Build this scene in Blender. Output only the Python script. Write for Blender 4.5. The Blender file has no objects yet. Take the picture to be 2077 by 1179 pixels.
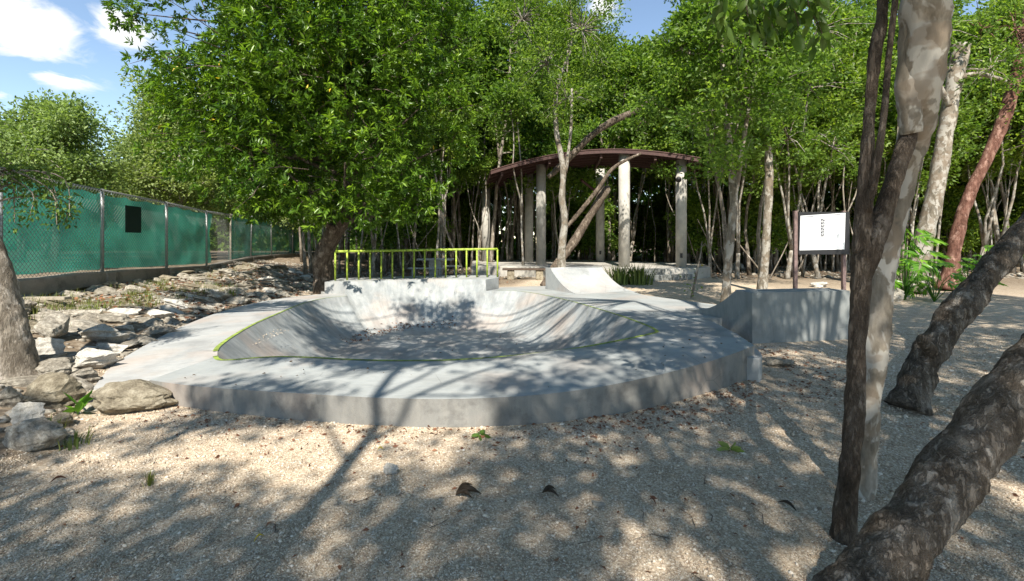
import bpy, bmesh, math, random
import numpy as np
from mathutils import Vector, Matrix, noise as mn
from mathutils.geometry import tessellate_polygon
PI = math.pi
rs = np.random.RandomState
random.seed(7)
scene = bpy.context.scene
COL = scene.collection

# ------------------------------------------------------------------ camera
F, CX, HY, H = 950.0, 1038.5, 490.0, 1.6
cd = bpy.data.cameras.new('camera'); cam = bpy.data.objects.new('camera', cd); COL.objects.link(cam)
cam.location = (0, 0, H); cam.rotation_euler = (PI/2, 0, 0)
cd.sensor_width = 36; cd.lens = 36*F/2077; cd.shift_y = -(589.5-HY)/2077; cd.clip_end = 2000; cd.clip_start = 0.05
scene.camera = cam

def Q(px, py, Y):
    return Vector(((px-CX)/F*Y, Y, H-(py-HY)/F*Y))
def PZ(px, py, z):
    Y = (H-z)*F/(py-HY); return Vector(((px-CX)/F*Y, Y, z))

# ------------------------------------------------------------------ material helpers
class NT:
    def __init__(s, name):
        s.m = bpy.data.materials.new(name); s.m.use_nodes = True
        s.t = s.m.node_tree; s.t.nodes.clear()
        s.out = s.n('ShaderNodeOutputMaterial')
        s.co = s.n('ShaderNodeTexCoord').outputs['Object']
    def n(s, typ, **kw):
        nd = s.t.nodes.new(typ)
        for k, v in kw.items():
            if k.startswith('i_'):
                nd.inputs[k[2:].replace('_', ' ')].default_value = v
            else: setattr(nd, k, v)
        return nd
    def l(s, a, b): s.t.links.new(a, b)
    def map(s, scale=(1,1,1), co=None):
        m = s.n('ShaderNodeMapping'); m.inputs['Scale'].default_value = scale
        s.l(co or s.co, m.inputs['Vector']); return m.outputs[0]
    def noise(s, scale, detail=4, rough=.55, co=None, dist=0):
        nd = s.n('ShaderNodeTexNoise'); nd.inputs['Scale'].default_value = scale
        nd.inputs['Detail'].default_value = detail; nd.inputs['Roughness'].default_value = rough
        nd.inputs['Distortion'].default_value = dist
        s.l(co or s.co, nd.inputs['Vector']); return nd.outputs['Fac']
    def vor(s, scale, co=None, feat='F1', out='Distance'):
        nd = s.n('ShaderNodeTexVoronoi', feature=feat); nd.inputs['Scale'].default_value = scale
        s.l(co or s.co, nd.inputs['Vector']); return nd.outputs[out]
    def ramp(s, fac, stops, interp='LINEAR'):
        nd = s.n('ShaderNodeValToRGB'); cr = nd.color_ramp; cr.interpolation = interp
        while len(cr.elements) < len(stops): cr.elements.new(0.5)
        for e, (p, c) in zip(cr.elements, stops):
            e.position = p
            if not isinstance(c, (tuple, list)): c = (c, c, c)
            e.color = (*c[:3], 1)
        s.l(fac, nd.inputs['Fac']); return nd.outputs['Color']
    def mix(s, fac, a, b, mode='MIX'):
        nd = s.n('ShaderNodeMix', data_type='RGBA', blend_type=mode)
        for ix, v in ((0, fac), (6, a), (7, b)):
            sock = nd.inputs[ix]
            if hasattr(v, 'is_linked'): s.l(v, sock)
            elif isinstance(v, (int, float)): sock.default_value = v if ix == 0 else (v, v, v, 1)
            else: sock.default_value = (*v[:3], 1)
        return nd.outputs[2]
    def math(s, op, a, b=0.0):
        nd = s.n('ShaderNodeMath', operation=op)
        for sock, v in ((nd.inputs[0], a), (nd.inputs[1], b)):
            if hasattr(v, 'is_linked'): s.l(v, sock)
            else: sock.default_value = v
        return nd.outputs[0]
    def attr(s, name='rnd'):
        nd = s.n('ShaderNodeAttribute'); nd.attribute_name = name; return nd.outputs['Fac']
    def bump(s, h, strength=.5, dist=.02, nrm=None):
        b = s.n('ShaderNodeBump'); b.inputs['Strength'].default_value = strength
        b.inputs['Distance'].default_value = dist; s.l(h, b.inputs['Height'])
        if nrm: s.l(nrm, b.inputs['Normal'])
        return b.outputs[0]
    def pbr(s, col, rough=.9, nrm=None, metal=0, spec=.3):
        p = s.n('ShaderNodeBsdfPrincipled')
        if hasattr(col, 'is_linked'): s.l(col, p.inputs['Base Color'])
        else: p.inputs['Base Color'].default_value = (*col, 1)
        if hasattr(rough, 'is_linked'): s.l(rough, p.inputs['Roughness'])
        else: p.inputs['Roughness'].default_value = rough
        p.inputs['Metallic'].default_value = metal
        p.inputs['Specular IOR Level'].default_value = spec
        if nrm: s.l(nrm, p.inputs['Normal'])
        return p.outputs[0]
    def end(s, sh): s.l(sh, s.out.inputs['Surface']); return s.m

def leaf_mat(name, dark, mid, light, trans=.45, gloss=.35, patch=.6):
    t = NT(name); r = t.attr()
    c = t.ramp(r, [(0, dark), (.5, mid), (.95, light)])
    big = t.noise(.7, 3); c = t.mix(t.ramp(big, [(.35, 0), (.7, patch)]), c, t.mix(.5, c, light), 'MIX')
    oi = t.n('ShaderNodeObjectInfo')
    c = t.mix(t.math('MULTIPLY', oi.outputs['Random'], .45), c, t.mix(1, c, (1.3, .95, .6), 'MULTIPLY'))
    p = t.pbr(c, gloss, spec=.35)
    tr = t.n('ShaderNodeBsdfTranslucent'); t.l(t.mix(1, c, (1.25, 1.35, .55), 'MULTIPLY'), tr.inputs['Color'])
    m = t.n('ShaderNodeMixShader'); m.inputs[0].default_value = trans
    t.l(p, m.inputs[1]); t.l(tr.outputs[0], m.inputs[2])
    return t.end(m.outputs[0])

M = {}
M['leaf_big'] = leaf_mat('leaf_big', (.022,.065,.010), (.055,.145,.016), (.22,.40,.035), .38, .34)
M['leaf_wood'] = leaf_mat('leaf_wood', (.04,.09,.02), (.095,.19,.03), (.26,.38,.06), .5, .45)
M['leaf_grey'] = leaf_mat('leaf_grey', (.09,.15,.06), (.17,.26,.09), (.30,.42,.14), .4, .5)
M['leaf_canopy'] = leaf_mat('leaf_canopy', (.03,.07,.015), (.06,.13,.02), (.12,.22,.04), .3, .45)
M['leaf_philo'] = leaf_mat('leaf_philo', (.05,.15,.02), (.10,.26,.03), (.20,.40,.04), .35, .3)
M['blade'] = leaf_mat('blade', (.035,.07,.02), (.06,.11,.025), (.16,.22,.05), .2, .4)
M['grass'] = leaf_mat('grass', (.07,.11,.03), (.12,.18,.04), (.25,.28,.09), .3, .6)
M['dead'] = leaf_mat('dead', (.09,.04,.025), (.17,.075,.045), (.28,.15,.09), .1, .7)
M['dead_dark'] = leaf_mat('dead_dark', (.045,.035,.025), (.075,.055,.035), (.12,.09,.06), .05, .7)
M['leaf_yellow'] = leaf_mat('leaf_yellow', (.5,.42,.03), (.6,.5,.04), (.7,.6,.1), .3, .5)

def bark(name, a, b, c, spots=None, rough_scale=1.0, bstr=.6, bdist=.02):
    t = NT(name)
    co = t.map((1, 1, .35))
    n1 = t.noise(7*rough_scale, 6, .65, co); n2 = t.noise(2.2, 3, .5)
    n3 = t.noise(38*rough_scale, 3, .6, co)
    col = t.ramp(n1, [(.3, a), (.5, b), (.7, c)])
    col = t.mix(t.ramp(n3, [(.35, .35), (.6, 0)]), col, t.mix(1, col, (.45,.42,.4), 'MULTIPLY'))
    if spots:
        n5 = t.noise(6.5, 4, .55, t.map((1, 1, .6)), .5)
        col = t.mix(t.ramp(n5, [(.49, 0), (.53, .9)]), col, spots)
        n4 = t.noise(9, 3, .5, t.map((1, 1, .8))); col = t.mix(t.ramp(n4, [(.60, 0), (.64, .75)]), col, (.15,.135,.11))
        n6 = t.noise(4, 3, .5, t.map((1, 1, 1.3))); col = t.mix(t.ramp(n6, [(.54, 0), (.58, .6)]), col, (.24,.19,.14))
    oi = t.n('ShaderNodeObjectInfo')
    col = t.mix(t.math('MULTIPLY', oi.outputs['Random'], .5), col, t.mix(1, col, (.6,.58,.55), 'MULTIPLY'))
    h = t.mix(.5, n1, n3)
    if not spots:      # shallow fissures running along the stem, pale lichen blotches
        w_ = t.noise(16*rough_scale, 5, .7, t.map((1, 1, .22)), .25)
        rdg = t.math('ABSOLUTE', t.math('SUBTRACT', w_, .5))
        col = t.mix(t.ramp(rdg, [(0, .6), (.045, 0)]), col, t.mix(1, col, (.45,.42,.38), 'MULTIPLY'))
        lich = t.noise(5.5, 5, .65, t.map((1, 1, .6)), .15)
        col = t.mix(t.ramp(lich, [(.55, 0), (.66, .75)]), col, tuple(min(1, v*1.25+.03) for v in c))
        h = t.mix(.45, h, t.ramp(rdg, [(0, 0), (.09, 1)]))
    return t.end(t.pbr(col, .92, t.bump(h, bstr, bdist), spec=.15))
M['bark_dark'] = bark('bark_dark', (.075,.06,.046), (.18,.142,.11), (.33,.275,.22), None, 1.6, 1, .03)
M['bark_rough'] = bark('bark_rough', (.10,.082,.064), (.23,.19,.15), (.40,.355,.30), None, 1.7, 1, .03)
M['bark_pale'] = bark('bark_pale', (.12,.105,.085), (.26,.235,.195), (.42,.39,.34), (.40,.38,.34), 1.0, .5, .012)
M['bark_mottled'] = bark('bark_mottled', (.10,.085,.065), (.25,.22,.175), (.42,.38,.325), (.44,.42,.375), 1.0, .5, .012)
M['bark_red'] = bark('bark_red', (.07,.035,.025), (.2,.10,.075), (.36,.22,.17), None, 1.2, .7, .02)
M['bark_wood'] = bark('bark_wood', (.12,.10,.08), (.27,.235,.19), (.48,.43,.37), None, 1.2, .7, .02)

def concrete(name, base, dirt=(.22,.19,.16), streak=(1,1,1), pink=0.0, dirtamt=.5, bs=.25, radial=None):
    t = NT(name)
    n1 = t.noise(1.3, 5, .6, dist=.6); n2 = t.noise(9, 5, .65, t.map(streak)); n3 = t.noise(140, 3, .7)
    lo = tuple(v*.72 for v in base); hi = tuple(min(1, v*1.2) for v in base)
    c = t.ramp(n1, [(.3, lo), (.5, base), (.72, hi)])
    c = t.mix(t.ramp(n2, [(.42, .55), (.62, 0)]), c, t.mix(1, c, (.78,.8,.83), 'MULTIPLY'))
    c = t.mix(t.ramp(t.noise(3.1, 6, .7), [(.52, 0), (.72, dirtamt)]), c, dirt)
    if pink:
        c = t.mix(t.ramp(t.noise(1.1, 3, .5), [(.5, 0), (.68, pink)]), c, (.42,.33,.27))
    c = t.mix(t.ramp(n3, [(.3, .35), (.5, 0)]), c, t.mix(1, c, (.6,.6,.6), 'MULTIPLY'))
    if radial:
        sp_ = t.n('ShaderNodeSeparateXYZ'); t.l(t.co, sp_.inputs[0])
        dx = t.math('SUBTRACT', sp_.outputs[0], radial[0]); dy = t.math('SUBTRACT', sp_.outputs[1], radial[1])
        cb = t.n('ShaderNodeCombineXYZ'); t.l(t.math('MULTIPLY', t.math('ARCTAN2', dy, dx), 9.0), cb.inputs[0]); t.l(t.math('MULTIPLY', sp_.outputs[2], .8), cb.inputs[1])
        st_ = t.noise(2.2, 5, .7, cb.outputs[0], .3)
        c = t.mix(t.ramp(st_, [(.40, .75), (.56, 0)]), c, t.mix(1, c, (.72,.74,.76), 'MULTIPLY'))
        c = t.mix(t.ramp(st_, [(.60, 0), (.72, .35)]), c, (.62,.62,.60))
    ck = t.vor(1.1, t.map((1, 1, 1)), 'DISTANCE_TO_EDGE')       # a few hairline cracks
    c = t.mix(t.math('MULTIPLY', t.ramp(ck, [(0, 1), (.006, 0)]), t.ramp(t.noise(.8, 2), [(.55, 0), (.6, .55)])), c, (.12,.12,.115))
    h = t.mix(.5, n2, n3)
    return t.end(t.pbr(c, .82, t.bump(h, bs, .006), spec=.3))
M['conc_deck'] = concrete('conc_deck', (.335,.352,.345), (.29,.29,.275), (1,5,1), .3, .35)
M['conc_basin'] = concrete('conc_basin', (.33,.345,.34), (.31,.29,.26), (1,1,.3), .5, .45, radial=(-1.55, 9.6))
M['conc_floor'] = concrete('conc_floor', (.35,.355,.345), (.30,.27,.24), (1,3,1), .4, .5)
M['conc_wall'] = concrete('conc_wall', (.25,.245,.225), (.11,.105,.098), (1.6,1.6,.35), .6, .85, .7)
M['conc_apron'] = concrete('conc_apron', (.375,.38,.37), (.33,.30,.26), (1,4,1), .45, .4)
M['conc_ramp'] = concrete('conc_ramp', (.265,.285,.28), (.17,.18,.18), (2,2,.4), .1, .6)
M['conc_ramp_light'] = concrete('conc_ramp_light', (.35,.362,.357), (.33,.31,.28), (2,2,.6), .3, .5)
M['conc_old'] = concrete('conc_old', (.27,.24,.20), (.10,.09,.075), (1,1,3), .3, .8, .7)
M['conc_column'] = concrete('conc_column', (.44,.42,.375), (.36,.33,.28), (1,1,.5), .1, .3)

def stone(name, a, b, c):
    t = NT(name)
    n1 = t.noise(3.5, 7, .65); n2 = t.noise(22, 5, .7); v = t.vor(6, feat='DISTANCE_TO_EDGE')
    col = t.ramp(n1, [(.3, a), (.5, b), (.68, c)])
    col = t.mix(t.ramp(n2, [(.35, .7), (.55, 0)]), col, t.mix(1, col, (.5,.47,.43), 'MULTIPLY'))
    oi = t.n('ShaderNodeObjectInfo')
    col = t.mix(t.math('MULTIPLY', oi.outputs['Random'], .7), col, t.mix(1, col, (.62,.60,.56), 'MULTIPLY'))
    h = t.mix(.55, n1, n2)
    return t.end(t.pbr(col, .95, t.bump(h, .9, .03), spec=.12))
M['rock'] = stone('rock', (.15,.135,.11), (.35,.32,.27), (.58,.545,.47))
M['rock_brown'] = stone('rock_brown', (.14,.12,.09), (.29,.255,.19), (.46,.42,.33))
M['rock_white'] = stone('rock_white', (.40,.38,.34), (.58,.56,.51), (.72,.70,.66))
M['stone_grey'] = stone('stone_grey', (.14,.15,.15), (.25,.265,.26), (.42,.44,.43))

def simple(name, col, rough=.5, metal=0, n=.15, spec=.4):
    t = NT(name); c = t.mix(t.ramp(t.noise(14, 5, .7), [(.35, 1), (.65, 0)]), col, tuple(v*(1-n*2.2) for v in col))
    return t.end(t.pbr(c, rough, t.bump(t.noise(60, 2), .15, .003), metal, spec))
M['lime'] = simple('lime', (.42,.56,.06), .5, 0, .3)
M['lime_line'] = simple('lime_line', (.36,.48,.09), .8, 0, .38)
M['steel'] = simple('steel', (.38,.39,.39), .45, .6, .15)
M['steel_tan'] = simple('steel_tan', (.42,.37,.27), .7, 0, .2)
M['wire'] = simple('wire', (.33,.35,.35), .45, .5, .1)
M['brown_steel'] = simple('brown_steel', (.085,.042,.036), .6, 0, .2)
M['brown_sheet'] = simple('brown_sheet', (.11,.055,.046), .6, 0, .2)
M['black'] = simple('black', (.02,.02,.022), .5, 0, .1)
M['sign_white'] = simple('sign_white', (.75,.77,.79), .35, 0, .02)
M['ink'] = simple('ink', (.08,.08,.09), .5, 0, .02)
M['ink_pale'] = simple('ink_pale', (.42,.44,.47), .5, 0, .02)
M['post_brown'] = simple('post_brown', (.23,.16,.15), .7, 0, .2)
M['patch'] = simple('patch', (.008,.035,.03), .7, 0, .1)
M['table_conc'] = simple('table_conc', (.45,.44,.42), .8, 0, .15)
M['wood_dark'] = simple('wood_dark', (.10,.07,.05), .8, 0, .2)
M['plank'] = simple('plank', (.42,.37,.29), .8, 0, .2)

def cloth_mat(name, col, holes, trans=.35):
    t = NT(name)
    c = t.mix(t.ramp(t.noise(1.1, 4, .6, t.map((1, 1, 1.5))), [(.35, 0), (.7, .6)]), col, tuple(min(1, v*1.5+.02) for v in col))
    weave = t.noise(90, 2, .5, t.map((1, 1, 4)))
    p = t.pbr(c, .75, t.bump(t.mix(.5, weave, t.noise(5, 4)), .25, .01), spec=.2)
    tr = t.n('ShaderNodeBsdfTranslucent'); t.l(c, tr.inputs['Color'])
    m = t.n('ShaderNodeMixShader'); m.inputs[0].default_value = trans; t.l(p, m.inputs[1]); t.l(tr.outputs[0], m.inputs[2])
    tp = t.n('ShaderNodeBsdfTransparent'); m2 = t.n('ShaderNodeMixShader'); m2.inputs[0].default_value = holes
    t.l(m.outputs[0], m2.inputs[1]); t.l(tp.outputs[0], m2.inputs[2])
    return t.end(m2.outputs[0])
M['cloth'] = cloth_mat('cloth', (.05,.30,.21), .08, .45)
M['cloth_thin'] = cloth_mat('cloth_thin', (.03,.22,.16), .28)

def ground_mat():
    t = NT('gravel_ground')
    v = t.n('ShaderNodeTexVoronoi'); v.inputs['Scale'].default_value = 75; t.l(t.co, v.inputs['Vector'])
    v2 = t.vor(26); n1 = t.noise(.55, 5, .6); n2 = t.noise(6, 6, .7); n3 = t.noise(170, 3, .7)
    sep = t.n('ShaderNodeSeparateColor'); t.l(v.outputs['Color'], sep.inputs[0])
    c = t.ramp(sep.outputs[0], [(0, (.39,.31,.225)), (.5, (.56,.462,.345)), (.93, (.67,.585,.46)), (1, (.76,.70,.60))])
    c = t.mix(t.ramp(v.outputs['Distance'], [(.45, 0), (.85, .5)]), c, (.26,.205,.155))
    c = t.mix(t.ramp(n2, [(.36, .55), (.56, 0)]), c, t.mix(1, c, (.66,.61,.56), 'MULTIPLY'))
    c = t.mix(t.ramp(n1, [(.42, 0), (.7, .5)]), c, t.mix(1, c, (.8,.75,.72), 'MULTIPLY'))
    # damp soil, litter amount stored on the mesh: bank soil and wood floor
    soil = t.ramp(t.noise(9, 6, .75), [(.3, (.07,.05,.035)), (.5, (.17,.13,.09)), (.7, (.36,.31,.24))])
    c = t.mix(t.attr('soil'), c, soil)
    h = t.mix(.5, t.mix(.5, v.outputs['Distance'], n3), n2)
    return t.end(t.pbr(c, .95, t.bump(h, .9, .012), spec=.1))
M['ground'] = ground_mat()
def pebble_mat():
    t = NT('pebble'); c = t.ramp(t.attr(), [(0, (.25,.19,.14)), (.35, (.475,.39,.29)), (.8, (.61,.525,.41)), (1, (.72,.66,.57))])
    return t.end(t.pbr(c, .92, spec=.12))
M['pebble'] = pebble_mat()

# ------------------------------------------------------------------ object helpers
def tag(o, label=None, cat=None, group=None, kind=None):
    if label: o['label'] = label
    if cat: o['category'] = cat
    if group: o['group'] = group
    if kind: o['kind'] = kind
    return o
def empty(name, loc=(0,0,0), label=None, cat=None, group=None, rz=0, sc=1):
    o = bpy.data.objects.new(name, None); COL.objects.link(o); o.location = loc; o.rotation_euler = (0, 0, rz)
    o.scale = (sc,)*3; o.empty_display_size = .2
    return tag(o, label, cat, group)
def link(name, me, mat, parent=None, smooth=False):
    if mat is not None: me.materials.append(M[mat] if isinstance(mat, str) else mat)
    if smooth: me.polygons.foreach_set('use_smooth', [True]*len(me.polygons))
    o = bpy.data.objects.new(name, me); COL.objects.link(o)
    if parent: o.parent = parent; o.matrix_parent_inverse = Matrix()
    return o
def np_mesh(name, V, Fc, rnd=None):
    """V (n,3); Fc (m,k) constant k faces"""
    V = np.asarray(V, np.float32); Fc = np.asarray(Fc, np.int32)
    me = bpy.data.meshes.new(name); me.vertices.add(len(V)); me.vertices.foreach_set('co', V.ravel())
    m, k = Fc.shape; me.loops.add(m*k); me.loops.foreach_set('vertex_index', Fc.ravel())
    me.polygons.add(m); me.polygons.foreach_set('loop_start', np.arange(m, dtype=np.int32)*k)
    me.update(calc_edges=True)
    if rnd is not None:
        a = me.attributes.new('rnd', 'FLOAT', 'POINT'); a.data.foreach_set('value', np.asarray(rnd, np.float32))
    return me
class MB:
    """collects polygons into one mesh"""
    def __init__(s): s.v = []; s.f = []
    def add(s, vs, fs):
        o = len(s.v); s.v += [tuple(v) for v in vs]; s.f += [[i+o for i in f] for f in fs]
    def box(s, c, d, rz=0, tilt=None):
        R = Matrix.Rotation(rz, 3, 'Z')
        if tilt: R = R @ tilt
        c = Vector(c); vs = []
        for z in (-.5, .5):
            for x, y in ((-.5,-.5), (.5,-.5), (.5,.5), (-.5,.5)):
                vs.append(c + R @ Vector((x*d[0], y*d[1], z*d[2])))
        s.add(vs, [[3,2,1,0],[4,5,6,7],[0,1,5,4],[1,2,6,5],[2,3,7,6],[3,0,4,7]])
    def prism(s, pts, z0, z1):
        n = len(pts); zf = z1 if callable(z1) else (lambda x, y: z1)
        vs = [(p[0], p[1], z0) for p in pts] + [(p[0], p[1], zf(p[0], p[1])) for p in pts]
        s.add(vs, [list(range(n))[::-1], list(range(n, 2*n))] + [[i, (i+1) % n, (i+1) % n+n, i+n] for i in range(n)])
    def tube(s, pts, rad, n=8, cap=True, wob=0, seed=0):
        pts = [Vector(p) for p in pts]
        if not isinstance(rad, (list, tuple)): rad = [rad]*len(pts)
        prev = None; base = len(s.v)
        for i, p in enumerate(pts):
            d = (pts[min(i+1, len(pts)-1)]-pts[max(i-1, 0)]).normalized()
            if prev is None:
                a = d.cross(Vector((0.3, 1, .1)));
                if a.length < .1: a = d.cross(Vector((1, 0, 0)))
            else: a = prev - d*prev.dot(d)
            a.normalize(); b = d.cross(a); prev = a
            for k in range(n):
                t = 2*PI*k/n; r = rad[i]
                if wob:
                    q = p + (a*math.cos(t)+b*math.sin(t))*r
                    r *= 1 + wob*mn.noise(Vector((q.x*5+seed, q.y*5, q.z*2.2))) + wob*.5*mn.noise(Vector((q.x*14, q.y*14+seed, q.z*9)))
                if wob and n > 20: r *= 1 + .10*wob/.2*(1-abs(mn.noise(Vector((q.x*34, q.y*34+seed, q.z*10))))*2.2)
                s.v.append(tuple(p + (a*math.cos(t)+b*math.sin(t))*r))
        for i in range(len(pts)-1):
            for k in range(n):
                s.f.append([base+i*n+k, base+i*n+(k+1) % n, base+(i+1)*n+(k+1) % n, base+(i+1)*n+k])
        if cap:
            s.f.append([base+k for k in range(n)][::-1]); e = base+(len(pts)-1)*n; s.f.append([e+k for k in range(n)])
    def build(s, name, mat, parent=None, smooth=False, bevel=0):
        me = bpy.data.meshes.new(name); me.from_pydata(s.v, [], s.f); me.update()
        o = link(name, me, mat, parent, smooth)
        if bevel:
            b = o.modifiers.new('bevel', 'BEVEL'); b.width = bevel; b.segments = 2; b.limit_method = 'ANGLE'; b.angle_limit = .6
        return o
def spline(pts, n):
    """Catmull-Rom through points (lists of floats), n samples per span"""
    P = [np.array(p, float) for p in pts]; P = [2*P[0]-P[1]] + P + [2*P[-1]-P[-2]]; out = []
    for i in range(1, len(P)-2):
        for k in range(n):
            t = k/n; a, b, c, d = P[i-1:i+3]
            out.append(.5*((2*b)+(-a+c)*t+(2*a-5*b+4*c-d)*t*t+(-a+3*b-3*c+d)*t**3))
    out.append(P[-2]); return out

# ------------------------------------------------------------------ terrain height
FENCE = [(-8.6,2.4),(-9.0,5.5),(-9.4,8.6),(-10.15,11.6),(-10.7,14.5),(-11.35,17.4),(-12.2,20.3),(-12.95,23.2),(-13.4,26.1),(-13.6,29.0),(-13.5,31.9),(-13.2,34.8)]
FENCE_Z = [1.25,1.10,.90,.87,.80,.72,.76,.84,.84,.84,.84,.84]
FOOT = [(-3.2,-5),(-3.3,3.2),(-3.9,4.3),(-4.6,5.2),(-5.0,6.3),(-5.5,7.4),(-6.0,9.0),(-6.3,10.8),(-6.1,12.6),(-6.6,15),(-7.4,18),(-8.5,24),(-9,40)]
def interp(poly, y): return np.interp(y, [p[1] for p in poly], [p[0] for p in poly])
def bank(x, y):
    f = interp(FOOT, y); g = interp(FENCE, y)+.2
    t = np.clip((f-x)/(f-g), 0, 1); top = .50+.12*np.clip((y-12)/10, 0, 1)
    return t, top*(t*.55+.45*np.clip(t*1.6, 0, 1))
def gh(x, y):
    t, h = bank(x, y)
    h = float(h) + .10*mn.noise(Vector((x*1.3, y*1.3, 0)))*min(1, float(t)*4)
    h += .012*mn.noise(Vector((x*2.3, y*2.3, 5))) + .02*mn.noise(Vector((x*.5, y*.5, 2)))
    if y > 21: h += .12*max(0, mn.noise(Vector((x*.6, y*.6, 9))))
    return h
def hit(px, py, extra=0):
    """point where the view ray of a picture point meets the ground"""
    Y = 1.2
    while Y < 60:
        p = Q(px, py, Y)
        if p.z <= gh(p.x, p.y)+extra: return p
        Y += .02
    return p

def build_ground():
    xs = np.concatenate([np.linspace(-160, -16, 14), np.linspace(-15.5, 18, 190), np.linspace(19, 160, 14)])
    ys = np.concatenate([np.linspace(-60, -4, 10), np.linspace(-3, 30, 190), np.linspace(31, 60, 30), np.linspace(66, 220, 10)])
    V = []; soil = []
    for y in ys:
        for x in xs:
            V.append((x, y, -1.6 if in_pit(x, y) else gh(x, y)))
            t, _ = bank(x, y); f = float(interp(FOOT, y))
            s = min(1, max(0, (f+.1-x)*2.5)) if y > -2 else 0
            edge = 21.5 + 2.0*mn.noise(Vector((x*.3, 0, 0))) + (1.5 if x > 8 else 0) - (5.5 if x < 0 else (5.5*(1-x/2) if x < 2 else 0))
            s = max(s, min(1, max(0, (y-edge)*.5)))
            if x > 9: s = max(s, min(1, max(0, (y-13-(x-9)*-.3)*.12)))
            soil.append(s*.92)
    nx, ny = len(xs), len(ys)
    Fc = [[j*nx+i, j*nx+i+1, (j+1)*nx+i+1, (j+1)*nx+i] for j in range(ny-1) for i in range(nx-1)]
    me = np_mesh('ground', V, Fc)
    a = me.attributes.new('soil', 'FLOAT', 'POINT'); a.data.foreach_set('value', soil)
    o = link('ground', me, 'ground', None, True); o['kind'] = 'structure'

# ------------------------------------------------------------------ skate bowl
def zs(x, y):
    a = .24 + .045*max(0, min(x, 3.6)) - .02*max(0, -x-2)
    k = min(1, max(0, (y-7.5)/3)); return a*(1-k)+.21*k
def onslab(px, py, f=zs):
    z = .25
    for _ in range(12): p = PZ(px, py, z); z = f(p.x, p.y)
    return p
def resamp(line, n):
    d = [0]
    for a, b in zip(line, line[1:]): d.append(d[-1]+(b-a).length)
    out = []
    for t in np.linspace(0, d[-1], n):
        out.append(Vector([float(np.interp(t, d, [p[k] for p in line])) for k in range(3)]))
    return out
rim_front = [(441,722),(452,731),(520,725),(600,723),(732,730),(860,731),(970,727),(1122,713),(1230,695),(1300,681),(1330,674)]
rim_right = [(1330,674),(1322,666),(1296,655),(1255,640),(1200,623),(1150,609),(1085,595),(1030,588)]
rim_left = [(713,600),(660,605),(615,616),(570,634),(520,656),(478,680),(450,700),(441,712)]
RF = [Vector(p) for p in spline([onslab(*q) for q in rim_front], 6)]
RR = [Vector(p) for p in spline([onslab(*q) for q in rim_right], 6)] + [Vector((-.72, 13.15, .21))]
RL = [Vector((-4.45, 12.45, .21))] + [Vector(p) for p in spline([onslab(*q) for q in rim_left], 6)][1:]
PZT = .52
BACK = [Vector((-4.42+(3.66)*t, 12.62+.62*t+.32*math.sin(PI*t), PZT)) for t in np.linspace(0, 1, 22)]
bowl = empty('skate_bowl', (0,0,0), 'pale grey concrete skate bowl with lime green painted rim in the gravel yard', 'skate bowl')
for _ in range(6):
    RF = [RF[0]] + [RF[i]*.5+(RF[i-1]+RF[i+1])*.25 for i in range(1, len(RF)-1)] + [RF[-1]]
    RR = [RR[0]] + [RR[i]*.5+(RR[i-1]+RR[i+1])*.25 for i in range(1, len(RR)-1)] + [RR[-1]]
rim = RF[:-1] + RR + BACK[::-1] + RL      # closed loop, counter clockwise seen from above
cen = Vector((-1.55, 9.6, 0)); ZF = -.66
NS = 14; V = []; Fc = []
for r in rim:
    for k in range(NS+1):
        s = k/NS
        xy = r + (cen-r)*(.37*s); z = ZF + (r.z-ZF)*(1-s)**1.75
        V.append((xy.x, xy.y, z))
n = len(rim)
PIT = [(p.x+(p.x-cen.x)*.03, p.y+(p.y-cen.y)*.03) for p in rim]
def in_pit(x, y):
    if not (-5.5 < x < 3 and 4.8 < y < 14.5): return False
    c = False; j = len(PIT)-1
    for i in range(len(PIT)):
        (xi, yi), (xj, yj) = PIT[i], PIT[j]
        if (yi > y) != (yj > y) and x < (xj-xi)*(y-yi)/(yj-yi)+xi: c = not c
        j = i
    return c
build_ground()
for i in range(n):
    j = (i+1) % n
    for k in range(NS): Fc.append([i*(NS+1)+k, j*(NS+1)+k, j*(NS+1)+k+1, i*(NS+1)+k+1])
me = np_mesh('basin', V, Fc); basin = link('basin', me, 'conc_basin', bowl, True)
fl = MB(); fl.add([(V[i*(NS+1)+NS][0], V[i*(NS+1)+NS][1], ZF) for i in range(n)], [list(range(n))])
fl.build('basin_floor', 'conc_floor', bowl)
outer = [(303,771),(340,779),(450,789),(600,797),(720,806),(850,811),(970,810),(1100,803),(1200,790),(1300,770),(1400,745),(1480,722),(1530,701)]
OF = [Vector(p) for p in spline([onslab(*q) for q in outer], 6)]
OR = [Vector((3.02, 6.3, .36)), Vector((3.15, 7.3, .34)), Vector((3.2, 8.0, .3)), Vector((5.3, 8.3, .24)), Vector((5.0, 9.5, .21)), Vector((4.1, 10.9, .21)), Vector((3.4, 12.2, .21)), Vector((3.3, 13.6, .21)), Vector((1.3, 14.8, .2)), Vector((-.36, 14.3, .21)), Vector((-.40, 13.75, .21))]
def smooth_line(L, n, it):
    L = resamp(L, n)
    for _ in range(it): L = [L[0]] + [L[i]*.5+(L[i-1]+L[i+1])*.25 for i in range(1, len(L)-1)] + [L[-1]]
    return L
OF = smooth_line(OF, 90, 60)
def fill(name, loop, mat, parent):
    tris = tessellate_polygon([loop]); m = MB(); vs = list(loop); fs = []
    for t in tris:
        a, b, c = [loop[i] for i in t]
        nrm = (b-a).cross(c-a); fs.append(list(t) if nrm.z > 0 else list(t)[::-1])
    m.add(vs, fs); return m.build(name, mat, parent)
deck_loop = OF + OR + RR[::-1] + RF[::-1][1:]
deck = fill('deck', deck_loop, 'conc_deck', bowl)
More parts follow.
